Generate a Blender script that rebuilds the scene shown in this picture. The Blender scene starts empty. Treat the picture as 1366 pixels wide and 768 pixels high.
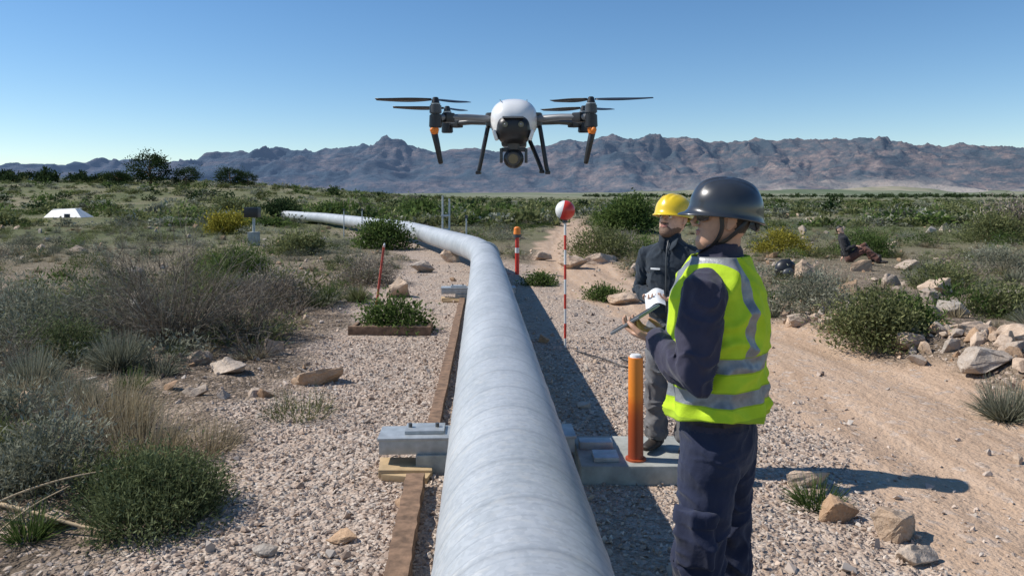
import bpy, bmesh, math, random
import numpy as np
from mathutils import Vector, Matrix, noise as mnoise
from mathutils.bvhtree import BVHTree
random.seed(7); rng=np.random.default_rng(11)
scene=bpy.context.scene
scene.view_settings.view_transform='Standard'
scene.view_settings.look='None'
scene.view_settings.exposure=0
COL=scene.collection

# ---------------------------------------------------------------- noise
def _h(ix,iy,iz,s):
    n=(ix*374761393+iy*668265263+iz*2147483647+s*1274126177)&0xffffffff
    n=((n^(n>>13))*1274126177)&0xffffffff
    n=((n^(n>>15))*2246822519)&0xffffffff
    return ((n^(n>>16))&0xffffff)/float(0xffffff)
def vn(x,y,z=0.0,s=0):
    x,y,z=np.broadcast_arrays(np.asarray(x,float),np.asarray(y,float),np.asarray(z,float))
    xi=np.floor(x);yi=np.floor(y);zi=np.floor(z)
    fx=x-xi;fy=y-yi;fz=z-zi
    fx=fx*fx*(3-2*fx);fy=fy*fy*(3-2*fy);fz=fz*fz*(3-2*fz)
    a=xi.astype(np.int64);b=yi.astype(np.int64);c=zi.astype(np.int64)
    def L(p,q,t):return p+(q-p)*t
    r=[]
    for dz in (0,1):
        r.append(L(L(_h(a,b,c+dz,s),_h(a+1,b,c+dz,s),fx),L(_h(a,b+1,c+dz,s),_h(a+1,b+1,c+dz,s),fx),fy))
    return L(r[0],r[1],fz)
def fbm(x,y,z=0.0,o=4,s=0):
    t=0;a=.5;n=0
    for i in range(o):
        t=t+a*vn(np.asarray(x)*2**i,np.asarray(y)*2**i,np.asarray(z)*2**i,s+i*17);n+=a;a*=.5
    return t/n
def ss(x,a,b):
    t=np.clip((np.asarray(x,float)-a)/(b-a),0,1);return t*t*(3-2*t)

# ---------------------------------------------------------------- materials
def C(*c): return (c[0],c[1],c[2],1)
class NT:
    def __init__(s,name):
        s.m=bpy.data.materials.new(name);s.m.use_nodes=True;s.t=s.m.node_tree;s.t.nodes.clear()
        s.out=s.t.nodes.new('ShaderNodeOutputMaterial')
    def n(s,t,**k):
        nd=s.t.nodes.new(t)
        for a,b in k.items(): setattr(nd,a,b)
        return nd
    def l(s,a,b): s.t.links.new(a,b)
    def put(s,inp,v):
        if hasattr(v,'is_output'): s.l(v,inp)
        else: inp.default_value=v
    def attr(s,name,out='Fac'): return s.n('ShaderNodeAttribute',attribute_name=name).outputs[out]
    def pos(s,obj=False):
        if obj: return s.n('ShaderNodeTexCoord').outputs['Object']
        return s.n('ShaderNodeNewGeometry').outputs['Position']
    def mapv(s,v,sc):
        m=s.n('ShaderNodeMapping');s.l(v,m.inputs['Vector']);m.inputs['Scale'].default_value=sc;return m.outputs[0]
    def noise(s,v,sc,det=4,rough=.55,out='Fac'):
        n=s.n('ShaderNodeTexNoise');s.l(v,n.inputs['Vector']);n.inputs['Scale'].default_value=sc;n.inputs['Detail'].default_value=det;n.inputs['Roughness'].default_value=rough
        return n.outputs[out]
    def vor(s,v,sc,out='Distance',feat='F1'):
        n=s.n('ShaderNodeTexVoronoi',feature=feat);s.l(v,n.inputs['Vector']);n.inputs['Scale'].default_value=sc
        return n.outputs if out is None else n.outputs[out]
    def ramp(s,f,pts):
        r=s.n('ShaderNodeValToRGB');s.put(r.inputs[0],f)
        e=r.color_ramp.elements
        while len(e)<len(pts): e.new(.5)
        for i,(p,c) in enumerate(pts):
            e[i].position=p
            e[i].color=C(*c) if not isinstance(c,(int,float)) else (c,c,c,1)
        return r.outputs[0]
    def rng(s,f,a,b,c=0.0,d=1.0):
        m=s.n('ShaderNodeMapRange');s.l(f,m.inputs[0])
        for i,v in enumerate((a,b,c,d)): m.inputs[i+1].default_value=v
        return m.outputs[0]
    def mix(s,f,a,b,bl='MIX'):
        m=s.n('ShaderNodeMix',data_type='RGBA',blend_type=bl)
        s.put(m.inputs[0],f);s.put(m.inputs[6],C(*a) if isinstance(a,tuple) else a);s.put(m.inputs[7],C(*b) if isinstance(b,tuple) else b)
        return m.outputs[2]
    def math(s,op,a,b=0.0,c=0.0):
        m=s.n('ShaderNodeMath',operation=op);s.put(m.inputs[0],a);s.put(m.inputs[1],b);s.put(m.inputs[2],c);return m.outputs[0]
    def sep(s,v):
        m=s.n('ShaderNodeSeparateXYZ');s.l(v,m.inputs[0]);return m.outputs
    def bump(s,h,st,d,nrm=None):
        b=s.n('ShaderNodeBump');s.l(h,b.inputs['Height']);b.inputs['Strength'].default_value=st;b.inputs['Distance'].default_value=d
        if nrm is not None:s.l(nrm,b.inputs['Normal'])
        return b.outputs[0]
    def bsdf(s,col,rough=.7,metal=0.0,nrm=None,spec=.5,coat=0.0):
        p=s.n('ShaderNodeBsdfPrincipled');s.put(p.inputs['Base Color'],C(*col) if isinstance(col,tuple) else col)
        s.put(p.inputs['Roughness'],rough);s.put(p.inputs['Metallic'],metal);p.inputs['Specular IOR Level'].default_value=spec
        p.inputs['Coat Weight'].default_value=coat
        if nrm is not None:s.l(nrm,p.inputs['Normal'])
        s.l(p.outputs[0],s.out.inputs[0]);return p

def simple(name,col,rough=.6,metal=0.0,var=.25,sc=20,bump=.15,bd=.003,spec=.5,coat=0.0,det=4):
    t=NT(name);v=t.pos(True);n=t.noise(v,sc,det)
    c2=tuple(max(0,x*(1-var)) for x in col);c3=tuple(min(1,x*(1+var)) for x in col)
    c=t.ramp(n,[(.3,c2),(.7,c3)])
    t.bsdf(c,rough,metal,t.bump(t.noise(v,sc*4,3),bump,bd) if bump else None,spec,coat);return t.m
def foliage(name,dark,light,trans=.25,rough=.65):
    t=NT(name);a=t.attr('var')
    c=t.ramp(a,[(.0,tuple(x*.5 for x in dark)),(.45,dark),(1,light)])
    p=t.n('ShaderNodeBsdfDiffuse');t.l(c,p.inputs[0])
    tr=t.n('ShaderNodeBsdfTranslucent');t.l(c,tr.inputs[0])
    m=t.n('ShaderNodeMixShader');m.inputs[0].default_value=trans
    t.l(p.outputs[0],m.inputs[1]);t.l(tr.outputs[0],m.inputs[2]);t.l(m.outputs[0],t.out.inputs[0]);return t.m
M={}
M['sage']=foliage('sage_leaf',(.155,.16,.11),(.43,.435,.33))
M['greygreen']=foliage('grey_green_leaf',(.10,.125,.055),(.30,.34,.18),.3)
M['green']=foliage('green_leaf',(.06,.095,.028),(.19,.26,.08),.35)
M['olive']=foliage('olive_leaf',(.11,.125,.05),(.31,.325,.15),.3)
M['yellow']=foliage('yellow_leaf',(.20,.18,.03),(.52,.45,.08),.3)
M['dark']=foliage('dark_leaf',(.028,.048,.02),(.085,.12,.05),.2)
M['dry']=foliage('dry_twig',(.18,.15,.115),(.50,.44,.36),.1)
M['straw']=foliage('straw',(.28,.23,.14),(.58,.49,.33),.3)
def rockmat(name,cols):
    t=NT(name);a=t.attr('var');v=t.pos()
    c=t.ramp(a,[(i/(len(cols)-1),c) for i,c in enumerate(cols)])
    n=t.noise(v,9,5,.65);c=t.mix(t.ramp(n,[(.35,0.0),(.65,1.0)]),c,t.mix(.45,c,(.24,.16,.10)))
    n2=t.noise(v,60,3,.7)
    c=t.mix(.35,c,t.ramp(n2,[(.3,.1),(.7,.9)]),'SOFT_LIGHT')
    b=t.bump(n2,.55,.008,t.bump(n,.6,.04))
    t.bsdf(c,.88,nrm=b,spec=.25);return t.m
M['rock']=rockmat('sandstone',[(.36,.235,.15),(.54,.36,.22),(.42,.38,.33),(.62,.46,.33),(.60,.54,.46)])
gcols=[(.25,.185,.145),(.47,.36,.28),(.39,.35,.31),(.56,.445,.355),(.64,.575,.50)]
def gravelmat():
    t=NT('gravel_stone');c=t.ramp(t.attr('var'),[(i/4,c) for i,c in enumerate(gcols)])
    t.bsdf(c,.9,spec=.2);return t.m
M['gravel']=gravelmat()
M['concrete']=simple('concrete',(.34,.35,.32),.85,var=.28,sc=9,bump=.4,det=8)
M['steel']=simple('galvanized_steel',(.42,.45,.46),.5,.5,var=.2,sc=12,bump=.1)
M['wood']=simple('weathered_wood',(.21,.13,.08),.85,var=.5,sc=16,bump=.5,det=8)
M['board']=simple('pale_board',(.50,.36,.20),.8,var=.2,sc=10)
M['black']=simple('black_plastic',(.018,.018,.02),.4,var=.3,bump=.05)
M['dkgrey']=simple('dark_grey_plastic',(.06,.065,.07),.42,var=.2,bump=.05)
M['grey']=simple('grey_plastic',(.20,.21,.22),.4,var=.1,bump=.05)
M['white']=simple('white_plastic',(.78,.78,.77),.32,var=.03,bump=.02,coat=.3)
M['orange']=simple('orange_plastic',(.85,.24,.03),.45,var=.15,sc=8,bump=.05)
M['rustred']=simple('faded_red_plastic',(.42,.085,.025),.5,var=.35,sc=12,bump=.1)
M['red']=simple('red_paint',(.62,.045,.03),.4,var=.15,bump=.05)
M['redwood']=simple('faded_red_wood',(.42,.07,.045),.8,var=.4,sc=18,bump=.3)
M['whitep']=simple('white_paint',(.75,.74,.71),.45,var=.08,sc=15,bump=.05)
M['glass']=simple('lens_glass',(.01,.012,.02),.08,var=.1,bump=0,coat=1.0)
M['yellowhat']=simple('yellow_helmet_shell',(.82,.56,.02),.3,var=.06,bump=.02,coat=.4)
M['greyhat']=simple('charcoal_helmet_shell',(.034,.038,.044),.3,var=.1,bump=.02,coat=.4)
M['paper']=simple('paper',(.75,.76,.76),.7,var=.03,bump=.02)

# ---------------------------------------------------------------- mesh helpers
def mk(name,V,F,mat,var=None,smooth=False,parent=None,mats=None,mi=None):
    me=bpy.data.meshes.new(name);V=np.asarray(V,np.float32);F=np.asarray(F,np.int32)
    k=F.shape[1];me.vertices.add(len(V));me.vertices.foreach_set('co',V.ravel())
    me.loops.add(F.size);me.loops.foreach_set('vertex_index',F.ravel())
    me.polygons.add(len(F));me.polygons.foreach_set('loop_start',np.arange(0,F.size,k,dtype=np.int32))
    try: me.polygons.foreach_set('loop_total',np.full(len(F),k,np.int32))
    except Exception: pass
    if var is not None:
        a=me.attributes.new('var','FLOAT','POINT');a.data.foreach_set('value',np.asarray(var,np.float32))
    for m in (mats or [mat]): me.materials.append(m)
    if mi is not None: me.polygons.foreach_set('material_index',np.asarray(mi,np.int32))
    me.update(calc_edges=True)
    me.polygons.foreach_set('use_smooth',np.full(len(F),smooth))
    ob=bpy.data.objects.new(name,me);COL.objects.link(ob)
    if parent: ob.parent=parent
    return ob
def empty(name,loc=(0,0,0),rz=0,sc=1):
    e=bpy.data.objects.new(name,None);COL.objects.link(e);e.location=loc;e.rotation_euler=(0,0,rz);e.scale=(sc,)*3
    e.empty_display_size=.1;return e
def from_bm(bm,name,mat,parent=None,smooth=True,ang=35):
    me=bpy.data.meshes.new(name);bm.to_mesh(me);bm.free()
    for m in (mat if isinstance(mat,list) else [mat]): me.materials.append(m)
    if smooth:
        me.polygons.foreach_set('use_smooth',np.full(len(me.polygons),True))
        try: me.set_sharp_from_angle(angle=math.radians(ang))
        except Exception: pass
    o=bpy.data.objects.new(name,me);COL.objects.link(o)
    if parent:o.parent=parent
    return o
def box(name,size,loc,mat,parent=None,rot=(0,0,0),bev=.004,taper=None):
    bm=bmesh.new();bmesh.ops.create_cube(bm,size=1)
    for v in bm.verts:
        v.co=Vector((v.co.x*size[0],v.co.y*size[1],v.co.z*size[2]))
        if taper and v.co.z>0: v.co.x*=taper;v.co.y*=taper
    if bev: bmesh.ops.bevel(bm,geom=bm.edges[:],offset=bev,segments=2,profile=.6,affect='EDGES')
    o=from_bm(bm,name,mat,parent);o.location=loc;o.rotation_euler=rot;return o
def cyl(name,p1,p2,r1,r2,mat,parent=None,n=24,bev=0):
    p1=Vector(p1);p2=Vector(p2);d=p2-p1
    bm=bmesh.new();bmesh.ops.create_cone(bm,cap_ends=True,segments=n,radius1=r1,radius2=r2,depth=d.length)
    if bev:
        es=[e for e in bm.edges if abs(e.verts[0].co.z-e.verts[1].co.z)<1e-6]
        bmesh.ops.bevel(bm,geom=es,offset=bev,segments=2,affect='EDGES')
    bmesh.ops.transform(bm,matrix=Matrix.Translation((p1+p2)/2)@d.to_track_quat('Z','Y').to_matrix().to_4x4(),verts=bm.verts)
    return from_bm(bm,name,mat,parent)
def ball(name,c,r,mat,parent=None,sc=(1,1,1),n=24):
    bm=bmesh.new();bmesh.ops.create_uvsphere(bm,u_segments=n,v_segments=n//2,radius=r)
    for v in bm.verts: v.co=Vector((v.co.x*sc[0]+c[0],v.co.y*sc[1]+c[1],v.co.z*sc[2]+c[2]))
    return from_bm(bm,name,mat,parent)
def grid_loft(rings,cap=True):
    V=[];F=[];n=len(rings[0])
    for r in rings: V+= [tuple(p) for p in r]
    for i in range(len(rings)-1):
        for j in range(n):
            a=i*n+j;b=i*n+(j+1)%n;F.append((a,b,b+n,a+n))
    if cap:
        for base,rev in ((0,True),((len(rings)-1)*n,False)):
            c=np.mean([V[base+j] for j in range(n)],axis=0);V.append(tuple(c));ci=len(V)-1
            for j in range(n):
                a=base+j;b=base+(j+1)%n
                F.append((b,a,ci) if rev else (a,b,ci))
    return V,F
def tube(pts,rads,n=14,up=(1,0,0),cap=True):
    P=[Vector(p) for p in pts];R=[(r,r) if not isinstance(r,tuple) else r for r in rads];up=Vector(up)
    if cap:
        t0=(P[0]-P[1]).normalized();t1=(P[-1]-P[-2]).normalized()
        m0=min(R[0]);m1=min(R[-1])
        P=[P[0]+t0*m0*.75,P[0]+t0*m0*.45]+P+[P[-1]+t1*m1*.45,P[-1]+t1*m1*.75]
        q=lambda r,k:(r[0]*k,r[1]*k)
        R=[q(R[0],.5),q(R[0],.85)]+R+[q(R[-1],.85),q(R[-1],.5)]
    rings=[]
    for i,p in enumerate(P):
        t=(P[min(i+1,len(P)-1)]-P[max(i-1,0)]).normalized()
        u=(up-t*up.dot(t)).normalized();v=t.cross(u)
        rings.append([p+u*R[i][0]*math.cos(2*math.pi*k/n)+v*R[i][1]*math.sin(2*math.pi*k/n) for k in range(n)])
    return grid_loft(rings)
def pyobj(name,V,F,mat,parent=None,smooth=True,ang=60):
    me=bpy.data.meshes.new(name);me.from_pydata([tuple(v) for v in V],[],F)
    me.materials.append(mat)
    if smooth:
        me.polygons.foreach_set('use_smooth',np.full(len(me.polygons),True))
        try: me.set_sharp_from_angle(angle=math.radians(ang))
        except Exception: pass
    o=bpy.data.objects.new(name,me);COL.objects.link(o)
    if parent:o.parent=parent
    return o
def catmull(pts,k=8):
    P=[Vector(p) for p in pts];P=[P[0]*2-P[1]]+P+[P[-1]*2-P[-2]];out=[]
    for i in range(1,len(P)-2):
        a,b,c,d=P[i-1],P[i],P[i+1],P[i+2]
        for j in range(k):
            t=j/k;out.append(.5*((2*b)+(c-a)*t+(2*a-5*b+4*c-d)*t*t+(3*b-a-3*c+d)*t**3))
    out.append(P[-2]);return out

# ---------------------------------------------------------------- terrain
PIPE=[(.404,-6),(-.56,16),(-.78,18.2),(-1.45,20.6),(-4.1,30),(-11.4,46),(-22,63)]
def pdist(x,y):
    d=np.full(np.shape(x),1e9)
    for (ax,ay),(bx,by) in zip(PIPE[:-1],PIPE[1:]):
        vx,vy=bx-ax,by-ay;t=np.clip(((x-ax)*vx+(y-ay)*vy)/(vx*vx+vy*vy),0,1)
        d=np.minimum(d,np.hypot(x-ax-t*vx,y-ay-t*vy))
    return d
RY=[-8,3,6,8.5,10,13,17,22,27,40,60,90];RX=[3.35,3.35,3.35,3.15,2.8,2.25,1.75,1.7,2.0,3.2,5,9]
def roadc(y): return np.interp(y,RY,RX)
def masks(x,y):
    x=np.asarray(x,float);y=np.asarray(y,float)
    nz=(fbm(x*1.1,y*1.1,o=3,s=5)-.5)
    xp=.14-.044*y
    d=pdist(x,y)
    road=1-ss(np.abs(x-roadc(y))+nz*.9,.85,1.25)
    road*=1-ss(y,45,80)
    lim=np.where(x<xp,1.95,1.7)*(1-.35*ss(y,14,24))
    g=1-ss(d+nz*1.5,lim-.2,lim+.35)
    between=(x>xp)&(x<roadc(y)+.3)&(y<20)
    g=np.where(between,1.0,g);g*=1-ss(y,28,45)
    return g,road
def H(x,y):
    x=np.asarray(x,float);y=np.asarray(y,float)
    g,r=masks(x,y)
    k=np.clip(g+r,0,1)
    h=(fbm(x*.5,y*.5,o=3,s=1)-.5)*.22*(1-k)*ss(np.hypot(x,y),2,8)
    h=h+(fbm(x*3,y*3,o=3,s=2)-.5)*(.05*(1-k)+.018)
    h=h+.03*(1-k)
    dr=x-roadc(y);h=h-.035*r*(np.exp(-((dr-.55)/.16)**2)+np.exp(-((dr+.55)/.16)**2))
    h=h+.26*np.exp(-((dr-1.75)/.42)**2)*ss(y,3.5,6)*(1-ss(y,10,13))*(.6+.8*vn(x*1.5,y*1.5,s=9))
    Y=np.maximum(y,1.0)
    h=h+ss(Y,70,190)*ss(-x/Y,-.05,.45)*5.6
    h=h+(fbm(x*.03,y*.03,o=3,s=21)-.5)*2.0*ss(Y,60,200)
    h=h+ss(Y,300,4500)*16+ (fbm(x*.0013,y*.0013,o=4,s=33)-.42)*110*ss(Y,2200,4500)*ss(x,-1200,1500)
    return h
def build_ground():
    nx,ny=660,640
    s=np.linspace(-math.asinh(9500/3),math.asinh(9500/3),nx);xs=3*np.sinh(s)
    t=np.linspace(-math.asinh(12/2.5),math.asinh(9600/2.5),ny);ys=4+2.5*np.sinh(t)
    X,Y=np.meshgrid(xs,ys);Z=H(X,Y)
    g,r=masks(X,Y)
    V=np.stack([X,Y,Z],-1).reshape(-1,3)
    i=np.arange(ny-1)[:,None]*nx+np.arange(nx-1)[None,:]
    F=np.stack([i,i+1,i+1+nx,i+nx],-1).reshape(-1,4)
    t=NT('ground_surface')
    p=t.pos();gm=t.attr('gravelm');rm=t.attr('roadm');vm=t.attr('vegm')
    va=t.vor(p,42,None);vb=t.vor(p,17,None)
    vs=t.n('ShaderNodeSeparateColor');t.l(va['Color'],vs.inputs[0])
    gc=t.ramp(vs.outputs[0],[(0,(.23,.17,.13)),(.3,(.45,.345,.27)),(.6,(.41,.36,.31)),(.8,(.56,.45,.36)),(1,(.65,.58,.50))])
    vs2=t.n('ShaderNodeSeparateColor');t.l(vb['Color'],vs2.inputs[0])
    gc=t.mix(t.ramp(vs2.outputs[1],[(.55,0.0),(.6,.6)]),gc,t.ramp(vs2.outputs[0],[(0,(.30,.21,.155)),(1,(.62,.52,.43))]))
    macro=t.noise(p,1.2,4)
    gc=t.mix(t.ramp(macro,[(.4,0.0),(.7,.5)]),gc,(.50,.37,.275))
    gc=t.mix(t.ramp(macro,[(.3,.4),(.45,0.0)]),gc,(.29,.22,.17))
    rp=t.mapv(p,(6,.5,1))
    rc=t.ramp(t.noise(rp,1.0,4,.6),[(.3,(.42,.29,.195)),(.55,(.55,.395,.275)),(.75,(.64,.485,.36))])
    rc=t.mix(t.ramp(t.noise(p,70,2,.7),[(.35,.45),(.6,0.0)]),rc,(.34,.235,.16))
    rc=t.mix(t.ramp(vs2.outputs[2],[(.86,0.0),(.9,.7)]),rc,gc)
    sn=t.noise(p,2.3,6,.65)
    sc=t.ramp(sn,[(.3,(.10,.077,.056)),(.5,(.20,.153,.11)),(.68,(.37,.29,.215))])
    sc=t.mix(t.ramp(vs.outputs[1],[(.8,0.0),(.85,.8)]),sc,gc)
    vn_=t.noise(t.mapv(p,(.06,.035,.05)),1,7,.75)
    vcx=t.ramp(vn_,[(.34,(.08,.10,.04)),(.46,(.14,.15,.07)),(.55,(.21,.195,.115)),(.68,(.34,.28,.19))])
    vn2=t.noise(t.mapv(p,(.0016,.0009,.001)),1,6,.7)
    vfar=t.ramp(vn2,[(.38,(.11,.145,.085)),(.5,(.18,.20,.13)),(.6,(.30,.275,.20)),(.72,(.44,.38,.30))])
    pp=t.sep(p);fy=t.rng(pp[1],250,1500)
    vcx=t.mix(fy,vcx,vfar)
    c=t.mix(vm,sc,vcx)
    c=t.mix(gm,c,gc);c=t.mix(rm,c,rc)
    hb=t.math('ADD',t.math('MULTIPLY',va['Distance'],-1.0),t.math('MULTIPLY',vb['Distance'],-1.5))
    inv=t.math('SUBTRACT',1.0,t.math('MULTIPLY',rm,.75))
    b=t.bump(t.math('MULTIPLY',hb,inv),.9,.022)
    b=t.bump(t.noise(p,9,5,.7),.6,.06,b)
    t.bsdf(c,.93,nrm=b,spec=.15)
    ob=mk('ground',V,F,t.m,smooth=True)
    dd=np.hypot(X,Y)
    veg=ss(dd,12,40)*np.clip(1-g-r,0,1)
    for nm,a in (('gravelm',g),('roadm',r),('vegm',veg)):
        at=ob.data.attributes.new(nm,'FLOAT','POINT');at.data.foreach_set('value',a.reshape(-1).astype(np.float32))
build_ground()
def hz(x,y): return float(H(np.array([x]),np.array([y]))[0])

# ---------------------------------------------------------------- mountains
def build_mountains():
    px=[-900,-400,-100,0,100,180,240,300,345,380,440,480,505,530,556,580,600,640,670,700,760,800,820,850,870,950,1000,1060,1120,1180,1240,1300,1366,1500,1800,2300]
    py=[238,232,225,222,221,214,217,207,209,203,201,195,196,189,200,203,198,197,201,198,190,186,183,187,185,190,187,187,188,190,194,196,200,207,220,240]
    nx,ny=1250,230
    xs=np.linspace(-11500,13000,nx);ys=np.linspace(5200,10500,ny)
    X,Y=np.meshgrid(xs,ys)
    crest=np.interp(xs/9000*1000+683,px,[(263-v)*9+2 for v in py])[None,:]
    t=np.clip((Y-5200)/(9000-5200),0,1)
    wx=X+ (fbm(X*.0006,Y*.0006,o=3,s=3)-.5)*1700
    wy=Y+ (fbm(X*.0009,Y*.0009,o=3,s=4)-.5)*1200
    def ridged(sc,sd,ay=.5):
        tt=0;a=1;n=0
        for i in range(5):
            q=1-np.abs(2*vn(wx*sc*2**i,wy*sc*ay*2**i,s=sd+i)-1);tt=tt+a*q**1.4;n+=a;a*=.52
        return tt/n
    rd=np.clip(ridged(.0010,4,.45)*1.5-.25,0,1.15)
    r2=ridged(.0034,28,.7)
    f=(t**1.15)*(.10+.95*rd)*(1-t**4)*(.75+.5*r2)+t**4*(.88+.20*r2)
    back=1-ss(Y,9050,10500)*.9
    Z=crest*f*back-14+24*t+(fbm(X*.008,Y*.008,o=3,s=6)-.5)*40*ss(t,.05,.5)
    V=np.stack([X,Y,Z],-1).reshape(-1,3)
    i=np.arange(ny-1)[:,None]*nx+np.arange(nx-1)[None,:]
    F=np.stack([i,i+1,i+1+nx,i+nx],-1).reshape(-1,4)
    m=NT('mountain_rock_haze');p=m.pos();X_,Y_,Z_=m.sep(p)
    n=m.noise(m.mapv(p,(.0018,.0018,.006)),1,8,.75)
    c=m.ramp(n,[(.40,(.085,.10,.095)),(.48,(.16,.145,.125)),(.55,(.32,.225,.17)),(.66,(.50,.37,.28))])
    n2=m.noise(m.mapv(p,(.009,.009,.03)),1,5,.75)
    c=m.mix(m.ramp(n2,[(.46,0.0),(.58,.65)]),c,(.07,.095,.085))
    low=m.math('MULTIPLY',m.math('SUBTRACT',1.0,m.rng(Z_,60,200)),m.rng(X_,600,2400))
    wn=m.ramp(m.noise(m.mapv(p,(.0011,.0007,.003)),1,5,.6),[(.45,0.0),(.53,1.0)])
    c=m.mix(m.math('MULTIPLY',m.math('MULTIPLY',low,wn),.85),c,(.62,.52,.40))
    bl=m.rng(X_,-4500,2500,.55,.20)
    c=m.mix(bl,c,(.11,.18,.29))  # aerial haze painted into the rock colour as a blue tint, stronger on the left
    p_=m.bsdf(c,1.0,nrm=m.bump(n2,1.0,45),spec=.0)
    e=m.n('ShaderNodeEmission');e.inputs[0].default_value=(.26,.41,.70,1);e.inputs[1].default_value=.42  # bluish glow imitates airlight and lifts the shaded slopes; the rock emits nothing
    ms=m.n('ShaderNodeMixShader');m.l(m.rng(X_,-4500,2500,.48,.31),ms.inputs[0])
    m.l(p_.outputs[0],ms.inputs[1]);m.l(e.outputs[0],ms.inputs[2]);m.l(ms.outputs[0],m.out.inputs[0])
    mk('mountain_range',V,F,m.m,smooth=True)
build_mountains()

# ---------------------------------------------------------------- stones
def hull(npts,seed,flat=.75,bev=0,sub=0):
    r=random.Random(seed);bm=bmesh.new()
    for _ in range(npts):
        v=Vector((r.gauss(0,1),r.gauss(0,1),r.gauss(0,1))).normalized()*r.uniform(.75,1.0)
        bm.verts.new((v.x,v.y*r.uniform(.8,1),v.z*flat))
    res=bmesh.ops.convex_hull(bm,input=bm.verts[:])
    gi=[g for g in res['geom_interior'] if isinstance(g,bmesh.types.BMVert)]
    if gi: bmesh.ops.delete(bm,geom=gi,context='VERTS')
    if bev:
        bmesh.ops.bevel(bm,geom=bm.edges[:],offset=bev,segments=1,affect='EDGES',profile=.6)
    bmesh.ops.triangulate(bm,faces=bm.faces[:])
    if sub:
        for _ in range(sub):
            bmesh.ops.subdivide_edges(bm,edges=bm.edges[:],cuts=1,use_grid_fill=True)
            bmesh.ops.triangulate(bm,faces=bm.faces[:])
        bm.normal_update()
        for v in bm.verts:
            q=v.co*2.2+Vector((seed,0,0));v.co+=v.normal*(mnoise.noise(q)*.10+mnoise.noise(q*3)*.05+mnoise.noise(q*8)*.02)
    bm.verts.index_update()
    V=np.array([v.co[:] for v in bm.verts]);F=np.array([[v.index for v in f.verts] for f in bm.faces]);bm.free()
    return V,F
def rotm(n):
    q=rng.normal(size=(n,4));q/=np.linalg.norm(q,axis=1,keepdims=True);w,x,y,z=q.T
    return np.stack([1-2*(y*y+z*z),2*(x*y-z*w),2*(x*z+y*w),2*(x*y+z*w),1-2*(x*x+z*z),2*(y*z-x*w),2*(x*z-y*w),2*(y*z+x*w),1-2*(x*x+y*y)],-1).reshape(n,3,3)
def rotz(a):
    c,s=np.cos(a),np.sin(a);o=np.zeros_like(a);i=o+1
    return np.stack([c,-s,o,s,c,o,o,o,i],-1).reshape(-1,3,3)
def inst(temps,P,S,R,var=None,tv=None):
    n=len(P);idx=rng.integers(0,len(temps),n);Vs=[];Fs=[];vs=[];off=0
    if S.ndim==1:S=np.repeat(S[:,None],3,1)
    if var is None: var=rng.random(n)
    for k,T in enumerate(temps):
        s=np.where(idx==k)[0]
        if len(s)==0: continue
        tvv,tf=T[0],T[1]
        W=np.einsum('nij,nvj->nvi',R[s],tvv[None]*S[s][:,None,:])+P[s][:,None,:]
        Vs.append(W.reshape(-1,3));nv=len(tvv)
        Fs.append((tf[None]+(np.arange(len(s))*nv)[:,None,None]+off).reshape(-1,tf.shape[1]));off+=nv*len(s)
        if len(T)>2: vs.append(np.clip(T[2][None]+(var[s][:,None]-.5)*.45,0,1).ravel())
        else: vs.append(np.repeat(var[s],nv))
    return np.concatenate(Vs),np.concatenate(Fs),np.concatenate(vs)
small=[hull(11,s,.7) for s in range(14)]
medium=[hull(12,100+s,.7,bev=.03) for s in range(10)]
def scatter_stones(name,n,xr,yr,smin,smax,temps,keep,mat,power=2.5,flat=True,ybias=1.0):
    x=rng.uniform(xr[0],xr[1],n);y=yr[0]+(yr[1]-yr[0])*rng.random(n)**ybias
    g,r=masks(x,y);k=rng.random(n)<keep(x,y,g,r);x=x[k];y=y[k];n=len(x)
    s=smin+(smax-smin)*rng.random(n)**power
    S=np.stack([s,s*rng.uniform(.6,1,n),s*rng.uniform(.5,.9,n)],1)
    P=np.stack([x,y,H(x,y)+s*.25],1)
    V,F,v=inst(temps,P,S,rotm(n) if not flat else rotz(rng.uniform(0,6.28,n)),None)
    return mk(name,V,F,mat,v)
scatter_stones('gravel',34000,(-2.6,2.9),(2.0,9.5),.006,.027,small,lambda x,y,g,r:np.clip(g-r*.85,.03,1),M['gravel'],2.2,False,1.25)
scatter_stones('gravel_pebbles',10500,(-5,5.5),(2.2,20),.012,.055,small,lambda x,y,g,r:np.where(g>.5,.5,.35)*(1-.8*r),M['gravel'],3.5,False,1.2)
scatter_stones('rubble_stones',2600,(-9,10),(3,26),.03,.13,medium,lambda x,y,g,r:np.where((g+r)>.4,.06,.55)*(pdist(x,y)>.5),M['rock'],4,False)
scatter_stones('rubble_berm',3800,(3.4,7.5),(3.8,13),.02,.17,medium,lambda x,y,g,r:np.exp(-((x-roadc(y)-1.8)/.6)**2)*(1-r),M['rock'],2.4,False)
scatter_stones('field_stones',900,(-30,40),(18,80),.1,.45,medium,lambda x,y,g,r:np.where((g+r)>.2,0,.6),M['rock'],4,False)
def rock(x,y,w,h,seed,v=.5,d=None):
    V,F=hull(13,seed,.8,bev=.03,sub=2)
    V=V/np.abs(V).max(0);d=d or w*.75
    V=V*np.array([w/2,d/2,h*.62]);a=seed*.3
    mk('rock',V+np.array([x,y,hz(x,y)+h*.36]),F,M['rock'],np.full(len(V),v),smooth=False)
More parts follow.
